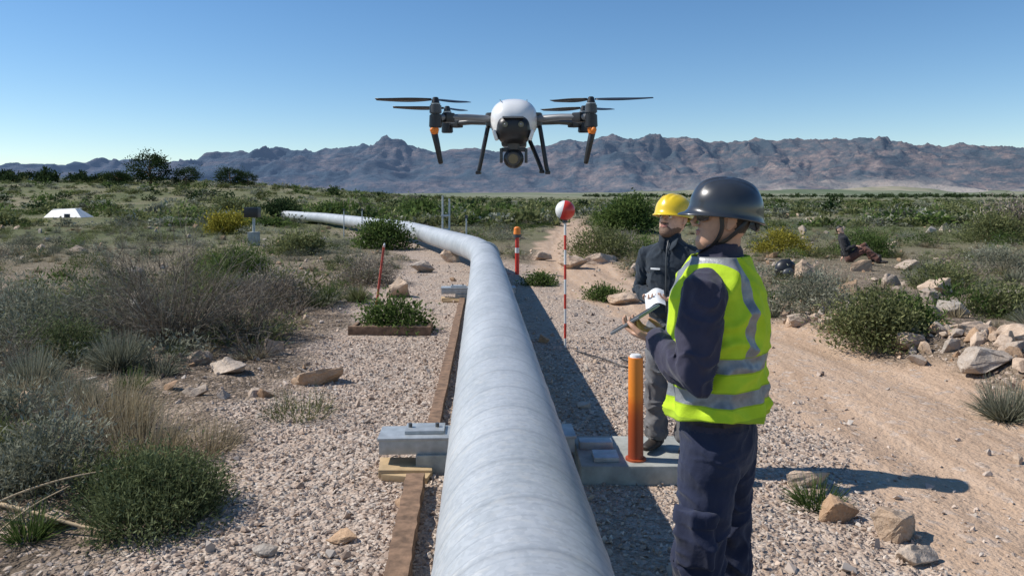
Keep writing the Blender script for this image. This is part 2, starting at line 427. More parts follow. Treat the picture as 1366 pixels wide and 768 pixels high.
for q in [(-2.9,7.6,.42,.17,1,.9),(-1.95,7.35,.62,.34,2,.30),(-2.75,8.6,.26,.2,3,.75),(-1.95,13.6,.6,.38,4,.7),(-4.2,13.2,.6,.3,5,.5),(-3.9,6.1,.3,.22,6,.3),(-3.4,5.5,.25,.14,7,.85),
          (-2.5,4.1,.16,.08,8,.8),(2.02,3.98,.27,.17,9,.35),(1.85,4.65,.28,.1,11,.8),(1.82,4.2,.24,.13,10,.15),(2.0,3.70,.22,.09,12,.6),(-3.0,4.9,.2,.1,13,.6),
          (1.9,12.8,.6,.2,14,.7),(6.3,16.2,.8,.45,15,.35),(7.6,15.0,.4,.25,16,.6),(9.0,15.5,.7,.35,17,.3),(7.0,12.5,.4,.25,18,.45),(4.6,7.3,.5,.22,19,.55),(4.9,6.6,.4,.25,20,.3),(4.45,8.4,.42,.2,21,.75),(5.3,7.9,.5,.25,22,.8),
          (-.9,3.95,.18,.06,23,.25),(-1.25,3.8,.14,.05,24,.5),(-7.6,15,.9,.4,25,.5),(-2.2,18,.7,.3,26,.55),(5.8,10.5,.45,.22,27,.35),(-1.2,26,1.0,.5,28,.6),(1.6,19,.9,.35,29,.7),(-5.6,11.2,.5,.25,30,.5),(10.5,13,.5,.35,31,.5),(-3.35,8.0,.3,.16,32,.4),(3.1,17.5,.7,.3,33,.6),(8.2,12.0,.5,.3,34,.55),(5.0,5.6,.35,.2,35,.6),(4.6,5.2,.3,.15,36,.85),
          (4.2,9.4,.4,.22,37,.3),(3.9,10.3,.45,.2,38,.6),(5.6,9.2,.5,.26,39,.7),(5.0,9.9,.36,.2,40,.2),(6.4,11.0,.5,.25,41,.5),(4.75,6.0,.42,.24,42,.75),(5.3,6.7,.5,.22,43,.4),(3.7,11.5,.4,.18,44,.65),(7.7,13.6,.6,.3,45,.7),(6.0,13.2,.5,.28,46,.25),(8.8,13.2,.5,.3,47,.6),(2.4,20.5,1.1,.35,48,.65),(-1.7,20.8,.6,.35,49,.7),(.9,21.5,.5,.25,50,.4),
          (8.5,18.2,.6,.35,51,.3),(9.9,18.6,.7,.3,52,.6),(11.0,19.2,.5,.3,53,.4)]:
    rock(*q[:4],seed=q[4],v=q[5])

# ---------------------------------------------------------------- vegetation templates
def blades(n,r0,L,wd,tilt=(.1,1.1),seg=3,droop=.35,rs=None,start=None,dirs=None,wig=0.0,Lmin=.55):
    g=rs or rng
    a=g.uniform(0,2*np.pi,n);th=tilt[0]+(tilt[1]-tilt[0])*g.random(n)**.8
    ll=L*g.uniform(Lmin,1,n)*(1-.25*np.clip(th,0,1.2)/1.2)
    if start is None:
        rr=r0*np.sqrt(g.random(n));b=a+g.normal(0,.6,n)
        p=np.stack([rr*np.cos(b),rr*np.sin(b),np.zeros(n)-.02],1)
    else: p=start.copy()
    d=np.stack([np.sin(th)*np.cos(a),np.sin(th)*np.sin(a),np.cos(th)],1) if dirs is None else dirs.copy()
    side=np.cross(d,g.normal(size=(n,3)));side/=np.linalg.norm(side,axis=1,keepdims=True)+1e-9
    V=[];vv=[];base=g.random(n)
    for i in range(seg+1):
        w=wd*(1-i/seg*.8)
        V.append(p-side*w/2);V.append(p+side*w/2);vv+= [base*.6+.4*i/seg]*2
        p=p+d*(ll/seg)[:,None]
        d=d+np.array([0,0,-droop/seg])*np.sin(th)[:,None]+g.normal(size=(n,3))*wig
        d/=np.linalg.norm(d,axis=1,keepdims=True)
    V=np.stack(V,1);k=2*(seg+1)
    f=[]
    for i in range(seg): f.append([2*i,2*i+1,2*i+3,2*i+2])
    F=(np.array(f)[None]+(np.arange(n)*k)[:,None,None]).reshape(-1,4)
    return V.reshape(-1,3),F,np.stack(vv,1).ravel(),V
def join(*L):
    V=[];F=[];v=[];o=0
    for a in L: V.append(a[0]);F.append(a[1]+o);v.append(a[2]);o+=len(a[0])
    return np.concatenate(V),np.concatenate(F),np.concatenate(v)
def leaves(P,out,sz,asp=2.2,varc=None):
    n=len(P);d=rng.normal(size=(n,3))+out*1.0+np.array([0,0,.3]);d/=np.linalg.norm(d,axis=1,keepdims=True)
    s=np.cross(d,rng.normal(size=(n,3)));s/=np.linalg.norm(s,axis=1,keepdims=True)+1e-9
    l=sz*rng.uniform(.6,1.3,n)[:,None];w=l/asp
    V=np.stack([P,P+d*l*.5+s*w*.5,P+d*l,P+d*l*.5-s*w*.5],1).reshape(-1,3)
    F=np.arange(4*n).reshape(n,4)
    va=np.repeat(varc if varc is not None else rng.random(n),4)
    return V,F,va
def shrub(R=1,Hh=.8,nc=45,nl=40,leaf=.07,asp=2.2,cl=.16,stems=True,low=.0,twig=0):
    c=rng.normal(size=(nc,3));c/=np.linalg.norm(c,axis=1,keepdims=True);c[:,2]=np.abs(c[:,2])
    rad=rng.uniform(.45,1,nc)**.6*(.72+.5*vn(c[:,0]*1.7+3,c[:,1]*1.7,c[:,2]*1.7+rng.uniform(0,50)))
    c=c*rad[:,None]*np.array([R,R,Hh]);c[:,2]+=low+.06*Hh
    cs=cl*rng.uniform(.7,1.4,nc)
    P=np.repeat(c,nl,0)+rng.normal(size=(nc*nl,3))*np.repeat(cs,nl)[:,None]*np.array([1,1,.75])
    P[:,2]=np.maximum(P[:,2],.01)
    o=P/np.array([R,R,Hh]);rr=np.linalg.norm(o,axis=1);o/=rr[:,None]+1e-6
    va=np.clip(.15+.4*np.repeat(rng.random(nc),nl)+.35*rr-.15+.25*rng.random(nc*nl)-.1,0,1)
    parts=[leaves(P,o,leaf,asp,va)]
    if stems:
        ns=nc;d=c-np.array([0,0,0]);L=np.linalg.norm(d,axis=1)
        st=np.zeros((ns,3));w=.008*max(R,.6)
        n=ns;side=np.cross(d,rng.normal(size=(n,3)));side/=np.linalg.norm(side,axis=1,keepdims=True)
        V=np.stack([st-side*w,st+side*w,c+side*w*.3,c-side*w*.3],1).reshape(-1,3)
        parts.append((V,np.arange(4*n).reshape(n,4),np.full(4*n,.25)))
    if twig:
        st=c[rng.integers(0,nc,twig)];dr=st/np.linalg.norm(st,axis=1,keepdims=True)+rng.normal(size=(twig,3))*.35
        dr/=np.linalg.norm(dr,axis=1,keepdims=True)
        b=blades(twig,0,R*.45,.008,start=st,dirs=dr,wig=.08);parts.append(b[:3])
    return join(*parts)
def dryBush(R=1,Hh=1,n1=120,n2=900,n3=1500,w=.008):
    a=blades(n1,.15*R,1.1*max(R,Hh),w*2,(.1,1.35),5,.2,wig=.09)
    C1=a[3]
    def child(C,n,L,w,g=.5):
        i=rng.integers(0,C.shape[0],n);k=C.shape[1]//2;j=rng.integers(1,k,n)
        st=C[i,2*j];pr=C[i,2*j]-C[i,2*j-2];pr/=np.linalg.norm(pr,axis=1,keepdims=True)+1e-9
        d=pr+rng.normal(size=(n,3))*g+np.array([0,0,.15]);d/=np.linalg.norm(d,axis=1,keepdims=True)
        return blades(n,0,L,w,start=st,dirs=d,wig=.1,seg=3)
    b=child(C1,n2,.42*R,w);c=child(b[3],n3,.2*R,w*.7,.7)
    V,F,v=join(a[:3],b[:3],c[:3]);V[:,2]=np.maximum(V[:,2]*Hh/max(R,Hh),-.02);return V,F,v
def place(name,T,x,y,mat,sc=1.0,rz=0,mats=None,mi=None):
    V=T[0]*(np.array(sc) if np.ndim(sc) else sc);c,s=math.cos(rz),math.sin(rz)
    V=np.stack([V[:,0]*c-V[:,1]*s,V[:,0]*s+V[:,1]*c,V[:,2]],1)
    o=mk(name,V,T[1],mat,T[2],mats=mats,mi=mi);o.location=(x,y,hz(x,y)-.01);return o
def tuss(n,L,w=.008,tl=(.05,1.4),dr=.3,r=.1): return blades(n,r,L,w,tl,3,dr)[:3]

# prominent plants: left
place('dry_shrub',dryBush(1.0,1.4,200,2100,4200,.0065),-4.05,8.9,M['dry'])
place('dry_shrub',dryBush(.9,1.15,150,1300,2600,.006),-5.0,9.6,M['sage'])
place('dry_shrub',dryBush(.65,.85,110,900,1800,.006),-3.3,9.4,M['dry'])
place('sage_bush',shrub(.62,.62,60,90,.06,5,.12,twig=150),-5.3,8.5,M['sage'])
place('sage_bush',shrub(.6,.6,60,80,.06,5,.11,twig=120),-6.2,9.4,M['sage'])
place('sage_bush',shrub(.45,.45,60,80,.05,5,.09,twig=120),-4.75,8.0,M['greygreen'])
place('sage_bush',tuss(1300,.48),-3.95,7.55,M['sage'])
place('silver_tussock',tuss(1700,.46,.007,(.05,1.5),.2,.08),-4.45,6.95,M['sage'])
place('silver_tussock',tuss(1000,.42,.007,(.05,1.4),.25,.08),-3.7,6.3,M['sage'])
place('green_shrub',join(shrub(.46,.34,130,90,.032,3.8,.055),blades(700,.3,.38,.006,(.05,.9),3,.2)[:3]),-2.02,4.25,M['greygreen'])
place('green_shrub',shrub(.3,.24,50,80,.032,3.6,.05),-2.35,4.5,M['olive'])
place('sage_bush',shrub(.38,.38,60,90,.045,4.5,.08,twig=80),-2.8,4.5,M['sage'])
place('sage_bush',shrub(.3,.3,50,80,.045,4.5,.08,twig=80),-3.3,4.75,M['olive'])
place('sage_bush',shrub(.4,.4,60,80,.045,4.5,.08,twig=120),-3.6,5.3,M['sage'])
place('dry_shrub',dryBush(.4,.5,80,520,900,.005),-3.0,5.1,M['dry'])
place('dry_shrub',dryBush(.5,.65,80,600,900,.005),-5.1,7.5,M['dry'])
place('sage_bush',shrub(.6,.5,60,90,.06,5,.12,twig=120),-3.75,11.8,M['dry'])
place('sage_bush',shrub(.6,.6,60,90,.06,5,.12,twig=120),-5.0,12.2,M['olive'])
place('sage_bush',shrub(.55,.5,60,80,.06,5,.12,twig=80),-2.95,15.3,M['dry'])
place('green_shrub',shrub(.7,.75,70,80,.07,3.5,.13,twig=50),-5.2,14.2,M['green'])
place('green_shrub',shrub(.7,.6,70,80,.07,3.5,.13,twig=50),-6.4,16.5,M['olive'])
place('green_shrub',shrub(.36,.38,50,60,.06,2.4,.1),-1.55,10.12,M['green'])
place('green_shrub',shrub(.9,.95,70,70,.12,2.4,.2),-4.4,26,M['green'])
place('green_shrub',shrub(.7,.55,60,60,.1,2.4,.16),-6.6,23.5,M['olive'])
place('yellow_shrub',shrub(1.05,.9,70,70,.13,2.2,.2),-14,37,M['yellow'])
place('dark_shrub',shrub(1.5,1.3,80,70,.2,2.2,.35),-17,55,M['dark'])
place('dark_shrub',shrub(1.5,1.2,80,70,.2,2.2,.35),-7,58,M['green'])
place('green_shrub',shrub(1.3,1.1,80,70,.2,2.2,.3),-12,50,M['green'])
place('green_shrub',shrub(1.8,1.5,80,70,.2,2.2,.35),-22.5,61,M['olive'])
place('grass_tussock',tuss(500,.42,.009,(.03,1.1),.5,.07),-3.0,12.2,M['green'])
place('grass_tussock',tuss(500,.40,.009,(.03,1.1),.5,.07),-2.6,12.6,M['olive'])
place('grass_tussock',tuss(300,.33,.008,(.03,1.0),.5,.06),-4.6,8.0,M['green'])
place('grass_tussock',tuss(260,.28,.007,(.03,1.0),.5,.06),-3.5,6.9,M['green'])
place('grass_tussock',tuss(260,.26,.007,(.03,1.1),.5,.06),-2.55,3.95,M['green'])
place('straw_grass',tuss(620,.55,.006,(.03,.8),.7,.2),-2.95,5.6,M['straw'])
place('straw_grass',tuss(520,.5,.006,(.03,.9),.7,.2),-2.5,5.1,M['straw'])
place('straw_grass',tuss(300,.30,.006,(.03,1.1),.7,.25),-1.75,6.2,M['olive'])
place('straw_grass',tuss(480,.46,.006,(.03,1.0),.7,.2),-3.4,6.2,M['straw'])
place('straw_grass',tuss(480,.46,.006,(.03,1.0),.7,.2),-4.1,6.4,M['straw'])
place('straw_grass',tuss(300,.35,.006,(.03,1.0),.7,.2),-2.2,5.3,M['straw'])
# right
place('green_shrub',shrub(1.35,1.75,110,80,.15,2.2,.26),5.7,37,M['green'])
place('sage_bush',shrub(.95,.85,70,80,.1,4,.18,twig=100),2.6,21.5,M['olive'])
place('yellow_shrub',shrub(.8,.55,70,70,.08,3,.12),8.2,22.8,M['yellow'])
place('olive_shrub',shrub(.47,.58,80,90,.05,2.6,.1,twig=60),4.25,8.75,M['olive'])
place('olive_shrub',shrub(.3,.35,50,70,.05,2.6,.08),4.75,9.0,M['green'])
place('silver_tussock',tuss(900,.42,.007,(.05,1.3),.3,.1),4.05,6.15,M['sage'])
place('grass_tussock',tuss(380,.24,.008,(.2,1.45),.5,.08),1.78,4.38,M['green'])
place('sage_bush',shrub(.6,.5,60,80,.06,5,.12,twig=150),4.35,10.8,M['sage'])
place('green_shrub',shrub(.35,.2,40,60,.05,2.4,.08),.55,15.4,M['green'])
place('green_shrub',shrub(.28,.22,40,60,.05,2.4,.08),1.62,13.2,M['green'])
place('silver_tussock',tuss(700,.5,.01,(.05,1.3),.3,.1),9.6,17.2,M['sage'])
place('silver_tussock',tuss(600,.45,.01,(.05,1.3),.3,.1),7.0,10.0,M['sage'])
place('sage_bush',shrub(.7,.55,60,80,.07,5,.14,twig=100),11.8,18,M['sage'])
place('green_shrub',shrub(.8,.6,60,80,.08,3,.16),10.6,22.5,M['green'])
place('brown_shrub',shrub(1.6,1.5,90,80,.14,3,.3,twig=100),21.5,31,M['dry'])
place('green_shrub',shrub(1.1,1.1,80,80,.12,3,.25),19.4,30,M['olive'])
place('olive_shrub',shrub(.5,.4,50,80,.06,3,.12),7.4,11.3,M['olive'])
place('olive_shrub',shrub(.6,.5,50,80,.06,3,.12),8.3,14.4,M['olive'])

# scrub fields
def field(name,n,temps,mat,xr,yr,sr,seed,dens=.5,yb=1.6,fan=None):
    y=yr[0]+(yr[1]-yr[0])*rng.random(n)**yb
    x=rng.uniform(xr[0],xr[1],n)*(1 if fan is None else (y*fan+6))
    g,r=masks(x,y);k=(g+r<.15)&(fbm(x*.12,y*.12,o=2,s=seed)>dens)&(pdist(x,y)>1.3)
    k&=~((np.abs(x+1.85)<1.0)&(y<11.3)&(y>5)); k&=~((np.abs(x-9.1*y/20)<1.2)&(np.abs(y-17.8)<3.0)); k&=~((x>-2.6)&(x<6)&(y<9)); k&=~((x>-3.2)&(x<0)&(y<8.2))
    k&=~((np.abs(x+38.5*y/65)<4.0)&(y<66)&(y>46)); k&=~((np.abs(x+9.2)<1.2)&(y>21)&(y<28))
    x=x[k];y=y[k];n=len(x);s=rng.uniform(sr[0],sr[1],n)*(.6+.9*rng.random(n)**2)
    P=np.stack([x,y,H(x,y)-.02],1);S=np.stack([s,s,s*rng.uniform(.6,1.05,n)],1)
    V,F,v=inst(temps,P,S,rotz(rng.uniform(0,6.28,n)));mk(name,V,F,mat,v)
tm=lambda **k:[shrub(**k) for _ in range(5)]
near=dict(R=1,Hh=.8,nc=26,nl=22,leaf=.16,asp=4,cl=.19,stems=False)
dryT=[dryBush(1,.8,26,90,160,.022) for _ in range(4)]
tus=[blades(150,.15,1.0,.03,(.03,1.35),3,.35)[:3] for _ in range(4)]
field('scrub_sage',900,tm(**near),M['sage'],(-1,1),(7.5,60),(.22,.52),41,.40,1.5,fan=.75)
field('scrub_olive',760,tm(**near),M['olive'],(-1,1),(9,70),(.24,.56),42,.42,1.5,fan=.75)
field('scrub_green',420,tm(**near),M['green'],(-1,1),(11,80),(.22,.58),43,.48,1.4,fan=.75)
field('scrub_dry',700,dryT,M['dry'],(-1,1),(8,55),(.25,.65),44,.42,1.5,fan=.75)
field('dry_grass',2200,tus,M['straw'],(-1,1),(5,50),(.18,.36),45,.44,1.4,fan=.75)
field('green_grass',1200,tus,M['greygreen'],(-1,1),(5,50),(.17,.34),46,.44,1.4,fan=.75)
field('silver_grass',1300,tus,M['sage'],(-1,1),(5,60),(.2,.42),47,.44,1.4,fan=.75)
far=dict(R=1,Hh=.75,nc=12,nl=12,leaf=.36,asp=2,cl=.25,stems=False)
field('distant_scrub_green',2300,tm(**far),M['green'],(-1,1),(45,420),(.45,1.0),51,.45,1.5,fan=.75)
field('distant_scrub_olive',3800,tm(**far),M['olive'],(-1,1),(45,500),(.45,1.0),52,.38,1.5,fan=.75)
field('distant_scrub_sage',2600,tm(**far),M['sage'],(-1,1),(45,420),(.4,.9),53,.40,1.5,fan=.75)
field('distant_scrub_dark',1400,tm(**far),M['dark'],(-1,1),(80,1200),(.6,1.4),54,.50,1.4,fan=.75)
def litter():
    n=3200;x=rng.uniform(-6,-1.5,n);y=rng.uniform(3,11,n);g,r=masks(x,y);k=rng.random(n)>g;x=x[k];y=y[k];n=len(x)
    d=rng.normal(size=(n,3));d[:,2]=np.abs(d[:,2])*.25;d/=np.linalg.norm(d,axis=1,keepdims=True)
    b=blades(n,0,.16,.005,start=np.stack([x,y,H(x,y)+.005],1),dirs=d,wig=.1,droop=0)
    mk('dead_twig_litter',b[0],b[1],M['dry'],b[2])
litter()
def branch(name,pts,r,mat):
    P=[(p[0],p[1],hz(p[0],p[1])+p[2]) for p in pts];P=catmull(P,5)
    V,F=tube(P,[r*(1-.6*i/len(P)) for i in range(len(P))],8,up=(0,0,1));return pyobj(name,V,F,mat)
branch('fallen_branch',[(-3.1,4.25,.1),(-2.7,4.1,.09),(-2.3,4.0,.05),(-2.12,3.98,.02)],.014,simple('bleached_wood',(.48,.36,.22),.8,sc=20))
branch('fallen_branch',[(-3.0,3.9,.02),(-2.75,4.05,.16),(-2.5,4.2,.22),(-2.2,4.35,.25)],.008,bpy.data.materials['bleached_wood'])
branch('fallen_branch',[(-2.7,3.8,.02),(-2.6,4.05,.12),(-2.45,4.15,.2)],.006,bpy.data.materials['bleached_wood'])

# trees
def tree(name,x,y,w,h,mat,seed):
    e=empty(name,(x,y,hz(x,y)))
    tr=M['wood'];pts=[(0,0,-.1),(.03*w,0,.25*h),(-.02*w,.02*w,.55*h),(0,0,.8*h)]
    V,F=tube(catmull(pts,4),[.04*h*(1-.75*i/12) for i in range(13)],8);pyobj('trunk',V,F,tr,e)
    for i in range(5):
        a=i*1.3+seed;z=.2*h+.08*h*i
        V,F=tube([(0,0,z),(math.cos(a)*w*.2,math.sin(a)*w*.2,z+.12*h),(math.cos(a)*w*.38,math.sin(a)*w*.38,z+.2*h)],[.02*h,.014*h,.006*h],6,up=(0,0,1));pyobj('limb_%d'%i,V,F,tr,e)
    T=shrub(w/2,h*.5,50,46,w*.045,1.7,w*.075,stems=False)
    V=T[0].copy()
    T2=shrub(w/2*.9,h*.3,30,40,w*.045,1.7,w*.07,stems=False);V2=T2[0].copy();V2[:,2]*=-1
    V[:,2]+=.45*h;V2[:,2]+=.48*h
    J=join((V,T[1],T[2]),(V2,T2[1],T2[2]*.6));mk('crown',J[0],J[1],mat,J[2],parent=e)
tree('broadleaf_tree',-70.5,146,8.4,6.6,M['dark'],1)
tree('broadleaf_tree',-64.5,148,5.6,3.6,M['dark'],2)
tree('broadleaf_tree',-55,146,5.6,3.8,M['dark'],3)
tree('broadleaf_tree',-52.5,149,3.8,2.8,M['dark'],4)
tree('broadleaf_tree',-79,150,4.5,2.6,M['dark'],5)
def tree_row():
    n=80;x=-np.linspace(86,130,n)+rng.normal(0,1,n);y=165+rng.normal(0,4,n)
    s=rng.uniform(.8,1.5,n);P=np.stack([x,y,H(x,y)],1);S=np.stack([s,s,s*rng.uniform(.9,1.5,n)],1)
    V,F,v=inst(tm(R=1,Hh=1.4,nc=14,nl=16,leaf=.35,asp=1.8,cl=.22,stems=False),P,S,rotz(rng.uniform(0,6,n)));mk('distant_tree_row',V,F,M['dark'],v)
tree_row()
def far_trees():
    n=340;x=rng.uniform(120,1000,n);y=rng.uniform(900,1500,n);s=rng.uniform(2,4.5,n)
    P=np.stack([x,y,H(x,y)],1);V,F,v=inst(tm(R=1,Hh=1.0,nc=10,nl=10,leaf=.5,asp=1.6,cl=.25,stems=False),P,s,rotz(rng.uniform(0,6,n)));mk('distant_tree_belt',V,F,M['dark'],v)
far_trees()

# ---------------------------------------------------------------- pipeline
def build_pipe():
    e=empty('steel_pipeline')
    P=[(.14+.044*6,-6),(.14,0),(-.12,6),(-.38,12),(-.60,16.6),(-.78,18.2),(-1.35,20.2),(-4.1,30),(-11.4,46),(-22,63)]
    base=[]
    for i in range(len(P)-1):
        (a,b),(c,d)=P[i],P[i+1];L=math.hypot(c-a,d-b);k=max(1,int(L/1.0))
        for j in range(k): base.append((a+(c-a)*j/k,b+(d-b)*j/k))
    base.append(P[-1]);base=np.array(base)
    for _ in range(2): base[1:-1]=(base[:-2]+2*base[1:-1]+base[2:])/4
    z=np.array([.52 for p in base])
    seg=np.r_[0,np.cumsum(np.hypot(*np.diff(base,axis=0).T))]
    N=int(seg[-1]/.05);u=np.linspace(0,seg[-1],N)
    x=np.interp(u,seg,base[:,0]);y=np.interp(u,seg,base[:,1]);zz=np.interp(u,seg,z)
    k=np.ones(15)/15
    def sm(a): q=np.pad(a,7,mode='edge');return np.convolve(q,k,'valid')
    x[8:-8]=sm(x)[8:-8];y[8:-8]=sm(y)[8:-8]
    tx=np.gradient(x);ty=np.gradient(y);l=np.hypot(tx,ty);nx_,ny_=ty/l,-tx/l
    n=64;th=np.linspace(0,2*np.pi,n,endpoint=False)
    ph=((u[:,None]+0*th[None])%.36)/.36;rr=.30+.0026*np.exp(-((ph-.5)/.05)**2)
    V=np.stack([x[:,None]+nx_[:,None]*np.cos(th)*rr,y[:,None]+ny_[:,None]*np.cos(th)*rr,zz[:,None]+np.sin(th)[None]*rr],-1).reshape(-1,3)
    i=np.arange(N-1)[:,None]*n;j=np.arange(n)[None];F=np.stack([i+j,i+(j+1)%n,i+n+(j+1)%n,i+n+j],-1).reshape(-1,4)[:,::-1]
    t=NT('galvanized_pipe');p=t.pos();a=t.attr('var')
    sh=t.noise(t.mapv(p,(3,1.0,3)),1,6,.6)
    sp=t.vor(p,55,'Color');s1=t.n('ShaderNodeSeparateColor');t.l(sp,s1.inputs[0])
    c=t.ramp(sh,[(.3,(.33,.36,.38)),(.5,(.43,.455,.475)),(.7,(.53,.55,.56))])
    c=t.mix(.25,c,t.ramp(s1.outputs[0],[(0,.2),(1,.9)]),'SOFT_LIGHT')
    q=t.math('DIVIDE',a,.36);fr=t.math('FRACT',q)
    ln=t.ramp(fr,[(.42,0.0),(.48,.6),(.5,1.0),(.52,.6),(.58,0.0)])
    l2=t.ramp(t.math('FRACT',t.math('MULTIPLY',q,4.0)),[(.40,0.0),(.5,1.0),(.60,0.0)])
    cell=t.n('ShaderNodeTexWhiteNoise',noise_dimensions='1D');t.l(t.math('FLOOR',t.math('ADD',q,.5)),cell.inputs['W'])
    c=t.mix(t.math('MULTIPLY',cell.outputs[0],.25),c,(.33,.36,.39))
    c=t.mix(t.math('MULTIPLY',l2,.22),c,(.24,.27,.30))
    c=t.mix(t.math('MULTIPLY',ln,.5),c,(.22,.24,.26))
    dz=t.noise(t.mapv(p,(14,22,1.2)),1,5,.6)
    c=t.mix(t.ramp(dz,[(.50,0.0),(.75,.45)]),c,(.60,.58,.53))
    b=t.bump(t.math('ADD',l2,t.math('MULTIPLY',ln,2.0)),.4,.003,t.bump(t.noise(p,30,4),.10,.005))
    t.bsdf(c,t.ramp(sh,[(.3,.60),(.7,.48)]),.2,b,.45)
    mk('pipe_shell',V,F,t.m,(u[:,None]+0*th[None]).ravel(),smooth=True,parent=e)
    cyl('coupling_collar',(-.57,16.2,.52),(-.578,16.38,.52),.315,.315,M['steel'],e,48)
build_pipe()
AX=lambda y:.14-.044*y
def support(y,name='pipe_support'):
    e=empty(name,(AX(y),y,0));rz=.044;e.rotation_euler=(0,0,rz)
    box('cross_beam',(1.30,.27,.02),(-.15,0,.226),M['steel'],e)
    box('beam_web',(1.28,.018,.088),(-.15,-.115,.171),M['steel'],e)
    box('beam_web_back',(1.28,.018,.088),(-.15,.115,.171),M['steel'],e)
    box('beam_end',(.012,.21,.086),(-.785,0,.171),M['steel'],e,bev=.002)
    box('saddle_plate',(.26,.18,.022),(-.50,0.03,.248),M['steel'],e,bev=.003)
    for bx in (-.60,-.42): cyl('anchor_bolt',(bx,.03,.255),(bx,.03,.285),.014,.014,M['dkgrey'],e,6)
    V=[];F=[]
    for i in range(17):
        a=math.radians(-150+120*i/16)
        for r in (.304,.322):
            for yy in (-.09,.09): V.append((math.cos(a)*r,yy,.52+math.sin(a)*r))
    for i in range(16):
        k=4*i;F+= [(k,k+1,k+5,k+4),(k+2,k+6,k+7,k+3),(k,k+4,k+6,k+2),(k+1,k+3,k+7,k+5)]
    pyobj('saddle',V,F,M['steel'],e)
    box('foot_block',(.30,.22,.15),(-.40,-.04,.052),M['concrete'],e,bev=.008)
    box('base_board',(.34,.24,.05),(-.62,-.10,.035),M['board'],e,rot=(0,.05,.08))
    box('base_board_2',(.30,.14,.04),(-.60,-.20,.02),M['board'],e,rot=(0,.02,-.2))
    return e
support(5.03)
support(13.1)
slab=empty('concrete_slab',(.86,4.98,0))
box('slab_top',(.86,.60,.13),(0,0,.058),M['concrete'],slab,bev=.012)
box('steel_angle',(.22,.10,.05),(-.30,.05,.149),M['steel'],slab)
box('steel_shoe',(.16,.16,.03),(-.26,-.16,.139),M['steel'],slab)
e=empty('steel_post_frame',(-2.15,24.3,hz(-2.15,24.3)))
cyl('post_1',(-.1,0,-.1),(-.1,0,1.85),.03,.03,M['steel'],e);cyl('post_2',(.12,0,-.1),(.12,0,1.75),.03,.03,M['steel'],e)
box('rail',(.3,.05,.06),(0,-.03,.75),M['steel'],e);box('rail_2',(.3,.05,.06),(0,-.03,1.2),M['steel'],e)
for (x,y,h) in [(-1.4,23,1.2),(-6.2,31,1.3),(-7.4,33,1.2)]:
    e=empty('marker_post',(x,y,hz(x,y)));cyl('post',(0,0,-.1),(0,0,h),.025,.022,M['steel'],e);box('cap',(.09,.06,.09),(0,0,h),M['dkgrey'],e)
def timber(name,x1,y1,x2,y2,w,h,mat):
    d=Vector((x2-x1,y2-y1,0));n=24;V=[];F=[]
    s=Vector((-d.y,d.x,0)).normalized()*w/2
    for i in range(n+1):
        p=Vector((x1,y1,0))+d*i/n;j=random.uniform(-.005,.005);z=hz(p.x,p.y)*.5
        for a,b in ((-1,0),(1,0),(1,1),(-1,1)): V.append(p+s*a*(1 if b==0 else .93)+Vector((j+random.uniform(-.003,.003),0,z-.02+(h+j)*b)))
    for i in range(n):
        for k in range(4): F.append((i*4+k,i*4+(k+1)%4,i*4+4+(k+1)%4,i*4+4+k))
    F+= [(3,2,1,0),tuple(n*4+k for k in range(4))]
    bm=bmesh.new();vs=[bm.verts.new(v) for v in V]
    for f in F: bm.faces.new([vs[i] for i in f])
    bmesh.ops.recalc_face_normals(bm,faces=bm.faces);return from_bm(bm,name,mat,smooth=True,ang=25)
timber('timber_sleeper',-.60,5.75,-.86,13.0,.10,.09,M['wood'])
timber('timber_sleeper',-.50,2.9,-.60,4.66,.12,.11,M['wood'])
e=empty('wooden_planter_box',(-1.6,10.0,hz(-1.6,10)));
box('front_board',(1.08,.05,.13),(0,-.22,.05),M['wood'],e,rot=(0,0,-.03));box('back_board',(1.0,.05,.11),(0,.24,.04),M['wood'],e)
box('end_board',(.05,.42,.11),(-.5,.01,.045),M['wood'],e);box('end_board_2',(.05,.42,.11),(.5,.01,.045),M['wood'],e)
box('soil_fill',(.94,.40,.08),(0,.01,.035),M['gravel'],e,bev=.02)
e=empty('red_survey_stake',(-2.12,11.6,hz(-2.12,11.6)))
cyl('stake',(0,0,-.05),(.13,.05,1.05),.020,.018,M['redwood'],e);cyl('stake_tip',(.128,.05,1.03),(.14,.054,1.09),.02,.008,M['whitep'],e)
cyl('cross_peg',(-.05,-.02,.06),(.06,.02,.04),.015,.012,M['wood'],e)
t=NT('banded_ball');v=t.pos(True);sx=t.sep(v)
ramp=t.math('GREATER_THAN',t.math('ADD',t.math('MULTIPLY',sx[0],.9),t.math('MULTIPLY',sx[2],-.25)),-.035)
c=t.mix(ramp,(.78,.77,.74),(.62,.04,.025));t.bsdf(c,.35,coat=.3)
e=empty('ranging_pole',(.635,8.95,hz(.635,8.95)))
hh=1.52;nb=9
for i in range(nb):
    cyl('band_%d'%i,(0,0,-.06+ (hh+.06)*i/nb),(0,0,-.06+(hh+.06)*(i+1)/nb),.015,.015,M['red'] if i%2 else M['whitep'],e,14)
b=ball('ball_target',(0,0,0),.118,t.m,e,n=40);b.location=(0,0,1.64)
cyl('ball_collar',(0,0,1.49),(0,0,1.54),.03,.03,M['dkgrey'],e)
e=empty('beacon_marker_post',(.12,17.5,hz(.12,17.5)))
cyl('post_lower',(0,0,-.05),(0,0,.5),.05,.05,M['red'],e);cyl('post_middle',(0,0,.5),(0,0,.62),.05,.05,M['whitep'],e);cyl('post_upper',(0,0,.62),(0,0,.86),.045,.045,M['red'],e)
